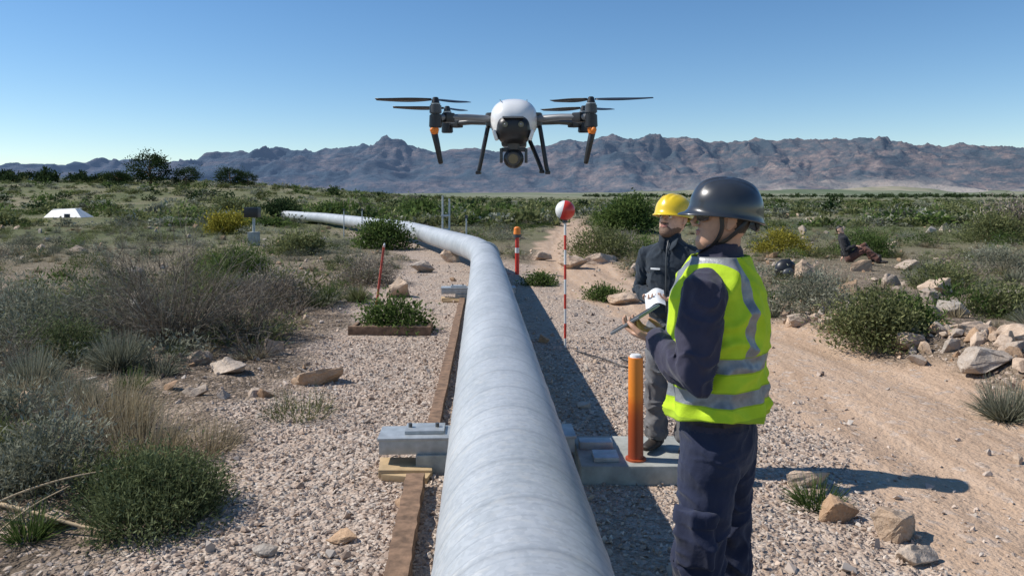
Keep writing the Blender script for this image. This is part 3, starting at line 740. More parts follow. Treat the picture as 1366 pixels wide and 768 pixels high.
cyl('beacon_base',(0,0,.86),(0,0,.93),.09,.09,M['dkgrey'],e);cyl('beacon_lens',(0,0,.93),(0,0,1.07),.085,.075,M['orange'],e,bev=.01);ball('beacon_dome',(0,0,1.07),.075,M['orange'],e,(1,1,.6))
# standpipe: one sleeve, orange fading into a darker red skirt
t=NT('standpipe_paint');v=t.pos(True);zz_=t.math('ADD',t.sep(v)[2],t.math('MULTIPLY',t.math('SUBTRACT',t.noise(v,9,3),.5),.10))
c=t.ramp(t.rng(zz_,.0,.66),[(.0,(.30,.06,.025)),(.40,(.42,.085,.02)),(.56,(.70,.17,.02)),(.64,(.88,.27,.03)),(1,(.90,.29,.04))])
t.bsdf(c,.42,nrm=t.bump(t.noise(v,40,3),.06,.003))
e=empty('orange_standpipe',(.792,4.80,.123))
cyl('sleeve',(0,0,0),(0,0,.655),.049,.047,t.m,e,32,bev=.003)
cyl('top_cap',(0,0,.65),(0,0,.672),.040,.034,M['whitep'],e,bev=.004);cyl('base_flange',(0,0,0),(0,0,.012),.066,.066,M['rustred'],e)
e=empty('utility_box_post',(-9.3,27,hz(-9.3,27)));cyl('post',(0,0,-.1),(0,0,1.0),.05,.05,M['steel'],e);box('cabinet',(.5,.35,.36),(-.05,0,1.2),M['black'],e,bev=.02);box('base',(.35,.3,.5),(0,0,.25),M['concrete'],e)
def cable(name,pts,r,mat):
    P=catmull([(p[0],p[1],hz(p[0],p[1])+p[2]) for p in pts],6);V,F=tube(P,[r]*len(P),8,up=(0,0,1));return pyobj(name,V,F,mat)
cable('black_cable',[(.75,8.7,.01),(1.0,8.2,.03),(1.25,7.9,.01),(1.4,8.2,.03),(1.2,8.35,.01),(1.5,7.7,.02)],.008,M['black'])
e=empty('white_canopy_tent',(-38.5,65,hz(-38.5,65)));V=[(-1.5,-1,0),(1.7,-1,0),(1.7,1,0),(-1.5,1,0),(-1.2,-.3,.62),(.8,-.3,.75),(.8,.4,.72),(-1.2,.4,.6)]
pyobj('canvas',V,[(0,1,5,4),(2,3,7,6),(1,2,6,5),(3,0,4,7),(4,5,6,7)],M['whitep'],e,smooth=False)
box('door_flap',(.5,.04,.3),(.5,-.98,.16),M['dkgrey'],e,bev=.01);cyl('ridge_pole',(-1.3,0,.68),(1.2,0,.76),.03,.03,M['steel'],e)
e=empty('black_backpack',(5.95,16.3,hz(5.95,16.3)));ball('bag_body',(0,0,.2),.24,M['black'],e,(1,.7,.95));ball('bag_pocket',(.02,-.14,.14),.14,M['dkgrey'],e,(1,.6,.8));cyl('bag_strap',(-.1,0,.4),(.1,0,.42),.02,.02,M['black'],e)

# ---------------------------------------------------------------- drone
def build_drone():
    e=empty('quadcopter_drone',(.008,2.62,2.055))
    rings=[];prof=[(-.155,.030,.026,-.004),(-.145,.052,.045,-.002),(-.12,.070,.062,.002),(-.08,.079,.070,.006),(-.02,.078,.070,.010),(.05,.068,.060,.010),(.11,.052,.044,.008),(.15,.03,.026,.006)]
    for y,rx,rz,cz in prof:
        r=[]
        for k in range(40):
            a=2*math.pi*k/40;c,s=math.cos(a),math.sin(a)
            px=abs(c)**.8*math.copysign(1,c);pz=abs(s)**.85*math.copysign(1,s)
            r.append((px*rx*1.04,y,cz+pz*rz*(1.08 if s>0 else .95)))
        rings.append(r)
    V,F=grid_loft(rings);o=pyobj('body_shell',V,F,M['white'],e);m=o.modifiers.new('s','SUBSURF');m.levels=m.render_levels=1
    rings=[]
    for y,rx,rz,cz in [(-.172,.030,.020,-.022),(-.168,.044,.030,-.022),(-.15,.056,.042,-.022),(-.11,.062,.05,-.024),(-.04,.060,.05,-.026),(.06,.05,.045,-.02)]:
        rings.append([(rx*.95*abs(math.cos(a))**.7*math.copysign(1,math.cos(a)),y,cz+rz*abs(math.sin(a))**.8*math.copysign(1,math.sin(a))) for a in [2*math.pi*k/32 for k in range(32)]])
    V,F=grid_loft(rings);pyobj('sensor_face',V,F,M['black'],e)
    box('brow_trim',(.070,.02,.006),(0,-.168,.012),M['grey'],e,bev=.002)
    for s in (-1,1):
        cyl('vision_sensor',(s*.026,-.165,-.012),(s*.026,-.178,-.012),.010,.009,M['glass'],e,bev=.001)
        ball('sensor_dot',(s*.026,-.178,-.012),.004,M['grey'],e)
        box('cheek_panel',(.012,.05,.035),(s*.060,-.13,-.045),M['white'],e,rot=(0,s*.3,0),bev=.004)
        box('shell_seam',(.002,.16,.002),(s*.045,-.03,.074),M['grey'],e,bev=0)
    box('belly_plate',(.085,.18,.03),(0,.0,-.066),M['dkgrey'],e,bev=.01)
    cyl('gimbal_stem',(0,-.10,-.06),(0,-.10,-.092),.022,.018,M['dkgrey'],e)
    box('gimbal_yoke',(.085,.02,.014),(0,-.085,-.092),M['dkgrey'],e);
    for s in (-1,1): box('gimbal_arm',(.01,.022,.05),(s*.042,-.09,-.112),M['dkgrey'],e,bev=.003)
    ball('gimbal_camera',(0,-.10,-.122),.034,M['black'],e,(1,1,1),32)
    cyl('lens_barrel',(0,-.12,-.122),(0,-.145,-.124),.024,.022,M['dkgrey'],e,bev=.002)
    cyl('lens_glass',(0,-.1445,-.124),(0,-.148,-.124),.017,.016,M['glass'],e,bev=.001)
    def blade(parent,c,ang,L,name,tilt):
        n=12;V=[];F=[]
        ca,sa=math.cos(ang),math.sin(ang)
        for i in range(n+1):
            t=i/n;x=.012+(L-.012)*t;w=.012+.024*math.sin(min(1,t*1.6)*math.pi*.5)*(1-.62*t**2);pitch=math.radians(26-14*t)
            zz=tilt*x+.006*t*t
            for sgn in (-1,1):
                yy=w*sgn*.5+ (.004*(1-t));lx,ly,lz=x,yy*math.cos(pitch),yy*math.sin(pitch)+zz
                V.append((c[0]+lx*ca-ly*sa,c[1]+lx*sa+ly*ca,c[2]+lz))
        for i in range(n): F.append((2*i,2*i+1,2*i+3,2*i+2))
        o=pyobj(name,V,F,M['black'],parent);m=o.modifiers.new('t','SOLIDIFY');m.thickness=.0016
    R_=math.radians
    spec=[(-1,-.17,.066,'front_left',(R_(176),R_(62))),(1,-.17,.066,'front_right',(R_(-3),R_(128))),(-1,.17,.066,'rear_left',(R_(186),R_(75))),(1,.17,.066,'rear_right',(R_(140),R_(52)))]
    for s,y,z,nm,(a1,a2) in spec:
        root=(s*.062,y*.35,.012);tip=(s*.252,y,.012);mid=(s*.16,y*.68,.016)
        V,F=tube([root,mid,tip],[(.013,.020),(.011,.016),(.010,.013)],16,up=(0,0,1));pyobj('arm_'+nm,V,F,M['grey' if y<0 else 'dkgrey'],e)
        cyl('arm_hinge_'+nm,(s*.075,y*.38,-.010),(s*.075,y*.38,.034),.022,.022,M['dkgrey'],e,bev=.003)
        box('arm_clamp_'+nm,(.035,.03,.032),(s*.215,y*.88,.012),M['black'],e,rot=(0,0,math.atan2(y,s*.19)),bev=.004)
        cyl('motor_mount_'+nm,(s*.254,y,-.022),(s*.254,y,.022),.022,.020,M['black'],e,bev=.003)
        cyl('motor_bell_'+nm,(s*.254,y,.024),(s*.254,y,.054),.0205,.019,M['dkgrey'],e,bev=.003)
        cyl('motor_ring_'+nm,(s*.254,y,.0545),(s*.254,y,.058),.016,.016,M['steel'],e)
        cyl('prop_hub_'+nm,(s*.254,y,.058),(s*.254,y,.078),.014,.009,M['black'],e,bev=.002)
        for k,a in enumerate((a1,a2)): blade(e,(s*.254,y,z+.002),a,.20,'blade_%s_%d'%(nm,k),-.01 if k==0 else .02)
        if y<0:
            cyl('nav_light_'+nm,(s*.258,y-.004,-.044),(s*.256,y-.004,-.021),.012,.015,M['orange'],e,bev=.003)
            ball('nav_lamp_'+nm,(s*.262,y-.018,-.03),.009,M['orange'],e)
            V,F=tube([(s*.258,y,-.04),(s*.25,y,-.075),(s*.238,y,-.135)],[(.011,.013),(.010,.011),(.008,.010)],12);pyobj('leg_'+nm,V,F,M['black'],e)
    for nm,pts in (('left',[(-.088,-.06,-.01),(-.10,-.07,-.07),(-.115,-.08,-.145),(-.120,-.08,-.165)]),('right',[(.088,-.06,-.01),(.098,-.07,-.07),(.110,-.08,-.145),(.115,-.08,-.165)]),('inner',[(.055,.02,-.06),(.072,0,-.10),(.092,-.02,-.15),(.096,-.02,-.162)])):
        V,F=tube(catmull(pts,4),[(.0075,.009)]*13,12);pyobj('skid_'+nm,V,F,M['black'],e)
        p=pts[-1];box('skid_foot_'+nm,(.018,.05,.012),(p[0],p[1],p[2]-.004),M['black'],e,bev=.004)
    e.rotation_euler=(math.radians(2),0,math.radians(-1.5))
build_drone()

# ---------------------------------------------------------------- people
def fabric(name,col,fold=.0,sc=9,var=.18):
    t=NT(name);v=t.pos(True);n=t.noise(v,sc,5,.6)
    c=t.ramp(n,[(.3,tuple(x*(1-var) for x in col)),(.7,tuple(x*(1+var) for x in col))])
    w=t.noise(t.mapv(v,(400,400,400)),1,2)
    b=t.bump(w,.25,.0015,t.bump(t.noise(v,22,5,.6),.45,.010))
    p=t.bsdf(c,.9,nrm=b,spec=.15);p.inputs['Sheen Weight'].default_value=.15;return t.m
def skinmat(name,col):
    t=NT(name);v=t.pos(True);n=t.noise(v,40,4)
    c=t.ramp(n,[(.3,tuple(x*.85 for x in col)),(.7,tuple(min(1,x*1.1) for x in col))])
    t.bsdf(c,.5,nrm=t.bump(t.noise(v,300,2),.15,.001),spec=.4)
    return t.m
M['skin1']=skinmat('skin_tan',(.52,.30,.20));M['skin2']=skinmat('skin_fair',(.68,.42,.30))
M['hair']=simple('dark_hair',(.022,.016,.012),.55,var=.5,sc=160,bump=.6,bd=.002);M['beard']=simple('brown_beard',(.17,.10,.065),.7,var=.5,sc=200,bump=.6,bd=.002)
M['lip']=simple('lips',(.42,.18,.14),.5,var=.1);M['eyew']=simple('eye_white',(.7,.68,.65),.2,var=.02,bump=0);M['iris']=simple('iris',(.04,.025,.015),.15,var=.1,bump=0)
def remesh(V,F,tags,vox,smooth=3):
    me=bpy.data.meshes.new('tmp');me.from_pydata(V,[],F);bm=bmesh.new();bm.from_mesh(me);bmesh.ops.recalc_face_normals(bm,faces=bm.faces);bm.to_mesh(me);bm.free()
    ob=bpy.data.objects.new('tmp',me);COL.objects.link(ob)
    m=ob.modifiers.new('r','REMESH');m.mode='VOXEL';m.voxel_size=vox
    if smooth:
        m2=ob.modifiers.new('s','SMOOTH');m2.iterations=smooth;m2.factor=.5
    dg=bpy.context.evaluated_depsgraph_get();dg.update()
    new=bpy.data.meshes.new_from_object(ob.evaluated_get(dg))
    bv=BVHTree.FromPolygons([Vector(v) for v in V],F)
    cen=np.empty(len(new.polygons)*3);new.polygons.foreach_get('center',cen);cen=cen.reshape(-1,3)
    mi=np.zeros(len(cen),np.int32)
    for i,c in enumerate(cen):
        r=bv.find_nearest(c)
        if r[2] is not None: mi[i]=tags[r[2]]
    bpy.data.objects.remove(ob);return new,mi,cen
class Parts:
    def __init__(s): s.V=[];s.F=[];s.T=[]
    def add(s,VF,tag,xf=None):
        V,F=VF;o=len(s.V)
        V=[Vector(v) for v in V]
        if xf: V=[xf(v) for v in V]
        s.V+= [tuple(v) for v in V];s.F+=[tuple(i+o for i in f) for f in F];s.T+=[tag]*len(F)
def ell_rings(spec,n=32,pw=.85):
    rings=[]
    for z,cx,cy,rx,ry in spec:
        rings.append([(cx+rx*abs(math.cos(a))**pw*math.copysign(1,math.cos(a)),cy+ry*abs(math.sin(a))**pw*math.copysign(1,math.sin(a)),z) for a in [2*math.pi*k/n for k in range(n)]])
    return rings
def head_parts(P,xf,beard):
    zs=[-.118,-.112,-.10,-.085,-.065,-.045,-.02,.0,.02,.045,.07,.09,.105,.115]
    fr=[-.066,-.080,-.089,-.091,-.087,-.086,-.084,-.083,-.090,-.089,-.078,-.058,-.035,-.012]
    bk=[-.035,-.02,.0,.03,.058,.075,.088,.094,.098,.098,.088,.068,.043,.015]
    w=[.018,.030,.042,.052,.060,.066,.071,.074,.076,.076,.069,.055,.036,.012]
    P.add(grid_loft(ell_rings([(z,0,(f+b)/2,ww,(b-f)/2) for z,f,b,ww in zip(zs,fr,bk,w)],36,.92)),0,xf)
    P.add(tube([(0,-.085,.022),(0,-.095,.0),(0,-.108,-.018),(0,-.102,-.027)],[(.008,.007),(.009,.009),(.012,.010),(.014,.008)],12,up=(1,0,0)),0,xf)
    for s in (-1,1):
        P.add(tube([(s*.009,-.098,-.027),(s*.015,-.093,-.026)],[.007,.006],8,up=(0,0,1)),0,xf)
        P.add(tube([(s*.074,.008,.022),(s*.082,.014,.012),(s*.081,.012,-.008),(s*.075,.004,-.03)],[(.006,.014),(.006,.019),(.006,.016),(.005,.009)],12,up=(1,0,0)),0,xf)
        P.add(tube([(s*.048,-.078,.021),(s*.034,-.0885,.027),(s*.014,-.092,.024)],[(.004,.0045)]*3,8,up=(0,0,1)),2,xf)
    P.add(tube([(-.022,-.0835,-.050),(-.01,-.0895,-.0475),(0,-.0905,-.048),(.01,-.0895,-.0475),(.022,-.0835,-.050)],[(.003,.003),(.004,.004),(.004,.004),(.004,.004),(.003,.003)],8,up=(0,0,1)),3,xf)
    P.add(tube([(-.018,-.084,-.056),(0,-.0895,-.0575),(.018,-.084,-.056)],[(.003,.003),(.005,.004),(.003,.003)],8,up=(0,0,1)),3,xf)
def hand_parts(P,w,d,n,t,curl,tag=0,spread=1.0):
    w,d,n=Vector(w),Vector(d).normalized(),Vector(n);n=(n-d*n.dot(d)).normalized();t=Vector(t);t=(t-d*t.dot(d)-n*t.dot(n)).normalized()
    P.add(tube([w-d*.05,w,w+d*.03,w+d*.07,w+d*.092],[(.026,.021),(.027,.019),(.037,.017),(.042,.015),(.039,.012)],18,up=t),tag)
    for i,L in enumerate((.072,.082,.076,.06)):
        p=w+d*(.088-.004*abs(i-1.2))+t*(.0305-.0203*i);ang=0;pts=[p-d*.012,p];rad=[.0085,.0085]
        for k,(sl,r) in enumerate(((.45,.0082),(.31,.0075),(.24,.0062))):
            ang+=curl[i]*(.6,1.0,.7)[k] if isinstance(curl,(list,tuple)) else curl*(.6,1.0,.7)[k]
            dr=(d*math.cos(ang)+n*math.sin(ang)+t*(1.2-i)*.05*spread).normalized();p=p+dr*L*sl;pts.append(p);rad.append(r)
        P.add(tube(pts,rad,10,up=t+d*.01),tag)
    p=w+d*.022+t*.026
    d1=(t*.75+d*.65+n*.35).normalized();d2=(t*.25+d*.85+n*.45).normalized();d3=(d*.9+n*.4-t*.1).normalized()
    P.add(tube([p,p+d1*.038,p+d1*.038+d2*.032,p+d1*.038+d2*.032+d3*.024],[.014,.0115,.0095,.0075],12,up=n),tag)
def helmet(parent,mat,xf,rear=0,vis=2.2):
    n=72;rings=[]
    def pt(rx,ry,z,k,cy=.006):
        a=2*math.pi*k/n;return [rx*math.cos(a),cy+ry*math.sin(a),z]
    rad=[]
    for j in range(1,17):
        ph=math.pi/2*j/16;s=math.sin(ph)**.86;c=math.cos(ph)
        rad.append((s,c))
    for s,c in rad:
        ring=[]
        for k in range(n):
            p=pt(.106*s,.128*s,.040+.106*c**.9,k)
            rib=0
            if s<.93: 
                for x0,wd,hh in ((0,.014,.0075),(-.038,.007,.0045),(.038,.007,.0045)): rib=max(rib,hh*math.exp(-((p[0]-x0)/wd)**4)*(1-max(0,(s-.7)/.23)))
            q=Vector(p);nn=Vector((p[0],p[1]-.006,(p[2]-.04)*1.3)).normalized();ring.append(q+nn*rib)
        rings.append(ring)
    for f,(ex,dz) in enumerate(((.002,-.014),(.006,-.022),(.014,-.027),(.016,-.030))):
        ring=[]
        for k in range(n):
            a=2*math.pi*k/n;front=max(0,-math.sin(a))**3;back=max(0,math.sin(a))**2
            e=ex*(.30+vis*front+.25*back);p=pt(.106+e,.128+e,.040+dz-(.008*front*(f/3)) - rear*back*.016*(f/3),k);ring.append(Vector(p))
        rings.append(ring)
    V,F=grid_loft(rings,cap=False);V=[Vector(v) for v in V]
    V.append(Vector((0,.006,.1535)));ci=len(V)-1
    for k in range(n): F.append(((k+1)%n,k,ci))
    V=[xf(v) for v in V]
    o=pyobj('hard_hat_shell',V,F,mat,parent,ang=80);m=o.modifiers.new('t','SOLIDIFY');m.thickness=.003
    return o
def person(name,loc,th,sc,pose,mt,vest=False,hat=None,beard=False,vox=.006,hs=1.0,strap=False,ar=1.0,vis=2.2):
    e=empty(name,loc,th,sc)
    lean=pose.get('lean',0);pv=Vector((0,0,pose.get('pz',.95)));dz=pose.get('pz',.95)-.95
    Rl=Matrix.Rotation(lean,3,'X')
    def U(v): v=Vector(v);return pv+Rl@(v-Vector((0,0,.95)))
    cl=Parts()
    tor=[(.93,0,.005,.165,.118),(1.02,0,.0,.168,.118),(1.10,0,-.002,.163,.118),(1.20,0,-.002,.162,.118),(1.30,0,-.002,.176,.124),(1.39,0,0,.188,.128),(1.46,0,.004,.188,.118),(1.51,0,.008,.155,.098),(1.545,0,.012,.108,.078),(1.575,0,.014,.070,.066),(1.60,0,.012,.062,.062)]
    cl.add(grid_loft(ell_rings(tor)),0,U)
    cl.add(grid_loft(ell_rings([(1.55,0,.012,.078,.074),(1.585,0,.010,.070,.068),(1.615,0,.008,.066,.066)])),0,U)
    hipw=.092
    pel=[(.80,0,.0,.10,.09),(.86,0,.004,.165,.115),(.93,0,.006,.172,.122),(1.0,0,.002,.164,.116),(1.035,0,0,.16,.112)]
    Pel=grid_loft(ell_rings(pel));cl.add(Pel,1,lambda v:Vector((v[0],v[1],v[2]+dz)) if not lean else U(v))
    cl.add(grid_loft(ell_rings([(1.0,0,.001,.169,.121),(1.035,0,.001,.169,.121)])),3,U)
    for s,L in ((1,'L'),(-1,'R')):
        h=Vector((s*hipw,.005,pv.z-.04));kn=Vector(pose['knee'+L]);an=Vector(pose['ank'+L])
        q=lambda a,b,t:a+(b-a)*t
        cl.add(tube([h,q(h,kn,.3),q(h,kn,.7),kn,q(kn,an,.3),q(kn,an,.65),q(kn,an,.93)],[(.092,.102),(.089,.098),(.078,.084),(.074,.078),(.074,.080),(.070,.076),(.074,.082)],22,up=(1,0,0)),1)
        f=Vector(pose.get('foot'+L,(s*.12,-1,0)));f.z=pose.get('footz',0);f.normalize()
        up=Vector((0,0,1))
        b0=an-up*.045;
        cl.add(tube([an+up*.10,an+up*.02,an-up*.03],[.055,.054,.052],16,up=(1,0,0)),2)
        cl.add(tube([b0-f*.055,b0-f*.0,b0+f*.08,b0+f*.15,b0+f*.185],[(.042,.036),(.045,.045),(.050,.036),(.046,.028),(.036,.022)],18,up=(1,0,0)),2)
        sh=U((s*.182,.008,1.462));el=U(pose['elb'+L]) ;wr=U(pose['wri'+L])
        rr=[(.058,.062),(.066,.070),(.063,.067),(.056,.060),(.053,.056),(.051,.053),(.044,.046),(.039,.040)]
        cl.add(tube([U((s*.13,.008,1.475)),sh,q(sh,el,.3),q(sh,el,.7),el,q(el,wr,.3),q(el,wr,.7),q(el,wr,.97)],[(a*(ar if i>0 else 1),b*(ar if i>0 else 1)) for i,(a,b) in enumerate(rr)],20,up=Vector((1,0,0)) if abs((wr-el).normalized().x)<.8 else Vector((0,0,1))),0)
        cl.add(tube([q(el,wr,.88),q(el,wr,.97)],[.043,.043],18,up=(0,.3,1) if abs((wr-el).normalized().z)<.7 else (1,0,0),cap=True),0)
        if mt.get('pocket'):
            c=q(h,kn,.72)+Vector((s*.070,.0,0))
            cl.add(tube([c+up*.085,c+up*.08,c-up*.09,c-up*.095],[(.022,.060),(.026,.066),(.028,.068),(.022,.062)],16,up=(1,0,0),cap=False),1)
            cl.add(tube([c+up*.095,c+up*.05],[(.032,.074),(.032,.074)],16,up=(1,0,0),cap=False),1)
    new,mi,cen=remesh(cl.V,cl.F,cl.T,vox,3)
    n=len(new.vertices);co=np.empty(n*3);new.vertices.foreach_get('co',co);co=co.reshape(-1,3);no=np.empty(n*3);new.vertices.foreach_get('normal',no);no=no.reshape(-1,3)
    x,y,z=co.T
    wx=fbm(x*6,y*6,z*6,2,70)*1.6
    fold=1-np.abs(2*vn(x*7+wx*2+3,y*7+wx,z*13+(x+y)*9+wx*3,s=71)-1);fold=fold**2.2
    f2=1-np.abs(2*vn(x*14,y*14,z*24+x*20+wx*4,s=72)-1);f2=f2**2
    amp=np.full(n,.012)
    for s,L in ((1,'L'),(-1,'R')):
        for J,a in ((Vector(pose['knee'+L]),.014),(U(pose['elb'+L]),.014),(Vector(pose['ank'+L])+Vector((0,0,.08)),.014)):
            d2=((co-np.array(J))**2).sum(1);amp+=a*np.exp(-d2/.02)
    amp=np.where(z<.085+0*z,.0005,amp) if not lean else amp
    co=co+no*((fold-.35)*amp+(f2-.3)*amp*.45)[:,None]
    new.vertices.foreach_set('co',co.ravel().astype(np.float32))
    for m in (mt['top'],mt['trousers'],mt['boots'],mt['belt']): new.materials.append(m)
    new.polygons.foreach_set('material_index',mi);new.polygons.foreach_set('use_smooth',np.full(len(mi),True));new.update()
    ob=bpy.data.objects.new('clothed_body',new);COL.objects.link(ob);ob.parent=e
    yaw,pit=pose.get('hy',0),pose.get('hp',0);Rh=Matrix.Rotation(yaw,3,'Z')@Matrix.Rotation(pit,3,'X');hb=Vector((0,.012,1.60))
    def X(v): v=Vector(v)+Vector((0,-.002,.098));return U(hb+Rh@(v*hs))
    sk=Parts();head_parts(sk,X,beard)
    sk.add(tube([U((0,.016,1.50)),U((0,.014,1.56)),X((0,.012,-.07)),X((0,.012,-.03))],[.062,.057,.056,.056],18,up=(1,0,0)),0)
    for s,L in ((1,'L'),(-1,'R')):
        hd=pose['hand'+L];wr=U(pose['wri'+L]);hand_parts(sk,wr,hd[0],hd[1],hd[2],hd[3])
    new,mi,cen=remesh(sk.V,sk.F,sk.T,min(vox*.6,.0032),2)
    def tolocal(A):
        A=(A-np.array(pv))@np.array(Rl)+np.array([0,0,.95]);A=(A-np.array(hb))@np.array(Rh);return A/hs-np.array([0,-.002,.098])
    n=len(new.vertices);co=np.empty(n*3);new.vertices.foreach_get('co',co);co=co.reshape(-1,3);lc=tolocal(co)
    dy=np.zeros(n)
    for s in (-1,1):
        dy+=.0095*np.exp(-(((lc[:,0]-s*.032)/.017)**2+((lc[:,2]-.006)/.011)**2))*(lc[:,1]<-.04)
        dy-=.004*np.exp(-(((lc[:,0]-s*.043)/.015)**2+((lc[:,2]+.022)/.012)**2))*(lc[:,1]<-.03)
    dy+=.003*np.exp(-((lc[:,0]/.022)**2+((lc[:,2]+.0525)/.0022)**2))*(lc[:,1]<-.05)
    d=np.array(Rl@(Rh@Vector((0,1,0))));co=co+dy[:,None]*d*hs
    new.vertices.foreach_set('co',co.ravel().astype(np.float32))
    l=tolocal(cen);nz=(fbm(cen[:,0]*90,cen[:,1]*90,cen[:,2]*90,2,5)-.5)*.012
    inhead=(np.abs(l[:,0])<.1)&(l[:,2]>-.13)&(l[:,2]<.14)&(np.abs(l[:,1])<.13)
    ear=(np.abs(l[:,0])>.0745)&(np.abs(l[:,1]-.01)<.028)&(np.abs(l[:,2])<.04)
    hair=inhead&~ear&((l[:,2]>.05)|((l[:,1]+nz>.030)&(l[:,2]+nz>-.040))|((l[:,1]+nz>-.012)&(l[:,2]+nz>.012)))
    mi=np.where(hair&(mi==0),1,mi)
    if beard:
        bd=inhead&(mi==0)&(l[:,1]<.012)&(l[:,2]+nz*.8<-.052-.016*np.clip(1-np.abs(np.abs(l[:,0])-.045)/.02,0,1)*(l[:,1]<-.04))&(l[:,2]>-.122)&~ear
        mous=inhead&(mi==0)&(l[:,1]<-.06)&(np.abs(l[:,0])<.03)&(l[:,2]<-.033)&(l[:,2]>-.045)
        mi=np.where(bd|mous,4,mi)
    for m in (mt['skin'],M['hair'],M['hair'],M['lip'],M['beard']): new.materials.append(m)
    new.polygons.foreach_set('material_index',mi);new.polygons.foreach_set('use_smooth',np.full(len(mi),True));new.update()
    ob=bpy.data.objects.new('head_and_hands',new);COL.objects.link(ob);ob.parent=e
    for s in (-1,1):
        c=X((s*.032,-.0735,.006));ball('eye',c,.0115*hs,M['eyew'],e,n=16);c=X((s*.0325,-.0835,.006));ball('iris',c,.0048*hs,M['iris'],e,n=12)
        V,F=tube([X((s*.020,-.082,.010)),X((s*.032,-.0865,.0135)),X((s*.044,-.080,.010))],[.0022*hs]*3,8,up=(0,0,1));pyobj('eyelid',V,F,mt['skin'],e)
    if hat:
        helmet(e,hat,X,rear=1 if strap else .3,vis=vis)
        V,F=grid_loft([[X((.088*math.cos(a),.008+.108*math.sin(a),z)) for a in [2*math.pi*k/36 for k in range(36)]] for z in (.018,.045)],cap=False)
        pyobj('headband',V,F,M['black'],e)
        if strap:
            for s in (-1,1):
                for pts in ([(s*.085,-.03,.03),(s*.083,-.02,-.03),(s*.068,-.035,-.08),(s*.03,-.07,-.118),(0,-.078,-.123)],[(s*.075,.075,.03),(s*.080,.045,-.02),(s*.070,0,-.07),(s*.066,-.03,-.085)]):
                    P=catmull([X(p) for p in pts],5);V,F=tube(P,[(.008,.0018)]*len(P),8,up=Rl@(Rh@Vector((0,1,.3))));pyobj('chin_strap',V,F,M['black'],e)
            V,F=tube([X((-.05,.108,-.004)),X((0,.120,-.008)),X((.05,.108,-.004))],[(.018,.008),(.024,.012),(.018,.008)],12,up=(0,0,1));pyobj('ratchet_knob',V,F,M['black'],e)
            for s in (-1,1):
                V,F=tube([X((s*.012,-.098,.004)),X((s*.034,-.098,.006)),X((s*.058,-.084,.008)),X((s*.068,-.066,.008))],[(.012,.002),(.019,.002),(.018,.002),(.010,.002)],14,up=(0,0,1));pyobj('glasses_lens',V,F,M['glass'],e)
                V,F=tube([X((s*.068,-.066,.012)),X((s*.080,-.02,.014)),X((s*.080,.01,.014))],[(.004,.002)]*3,8,up=(0,0,1));pyobj('glasses_temple',V,F,M['black'],e)
    return e,U,X

navy=fabric('navy_workwear',(.028,.034,.064));navy2=fabric('navy_shirt',(.048,.046,.072));jacket=fabric('dark_jacket',(.030,.040,.053))
greyp=fabric('grey_trousers',(.16,.16,.165));leather=simple('boot_leather',(.03,.024,.02),.6,var=.3)
beltm=simple('belt',(.015,.014,.013),.5)
P1=dict(kneeL=(.115,-.035,.50),kneeR=(-.115,-.01,.50),ankL=(.13,.0,.095),ankR=(-.13,.03,.095),
  elbL=(.272,.0,1.185),elbR=(-.25,.0,1.18),wriL=(.095,-.195,1.262),wriR=(-.07,-.21,1.25),
  handL=((-.22,-.95,.16),(-.15,.05,1),(1,-.25,.25),.50),handR=((.15,-.95,.15),(0,.05,1),(-1,-.2,0),.45),hy=.50,hp=-.10)
mt1=dict(top=navy2,trousers=navy,boots=leather,belt=beltm,skin=M['skin1'],pocket=True)
e1,U1,X1=person('worker_in_safety_vest',(.752,2.74,hz(.752,2.74)-.005),math.radians(238),1.015,P1,mt1,hat=M['greyhat'],vox=.0055,strap=True,ar=1.06)
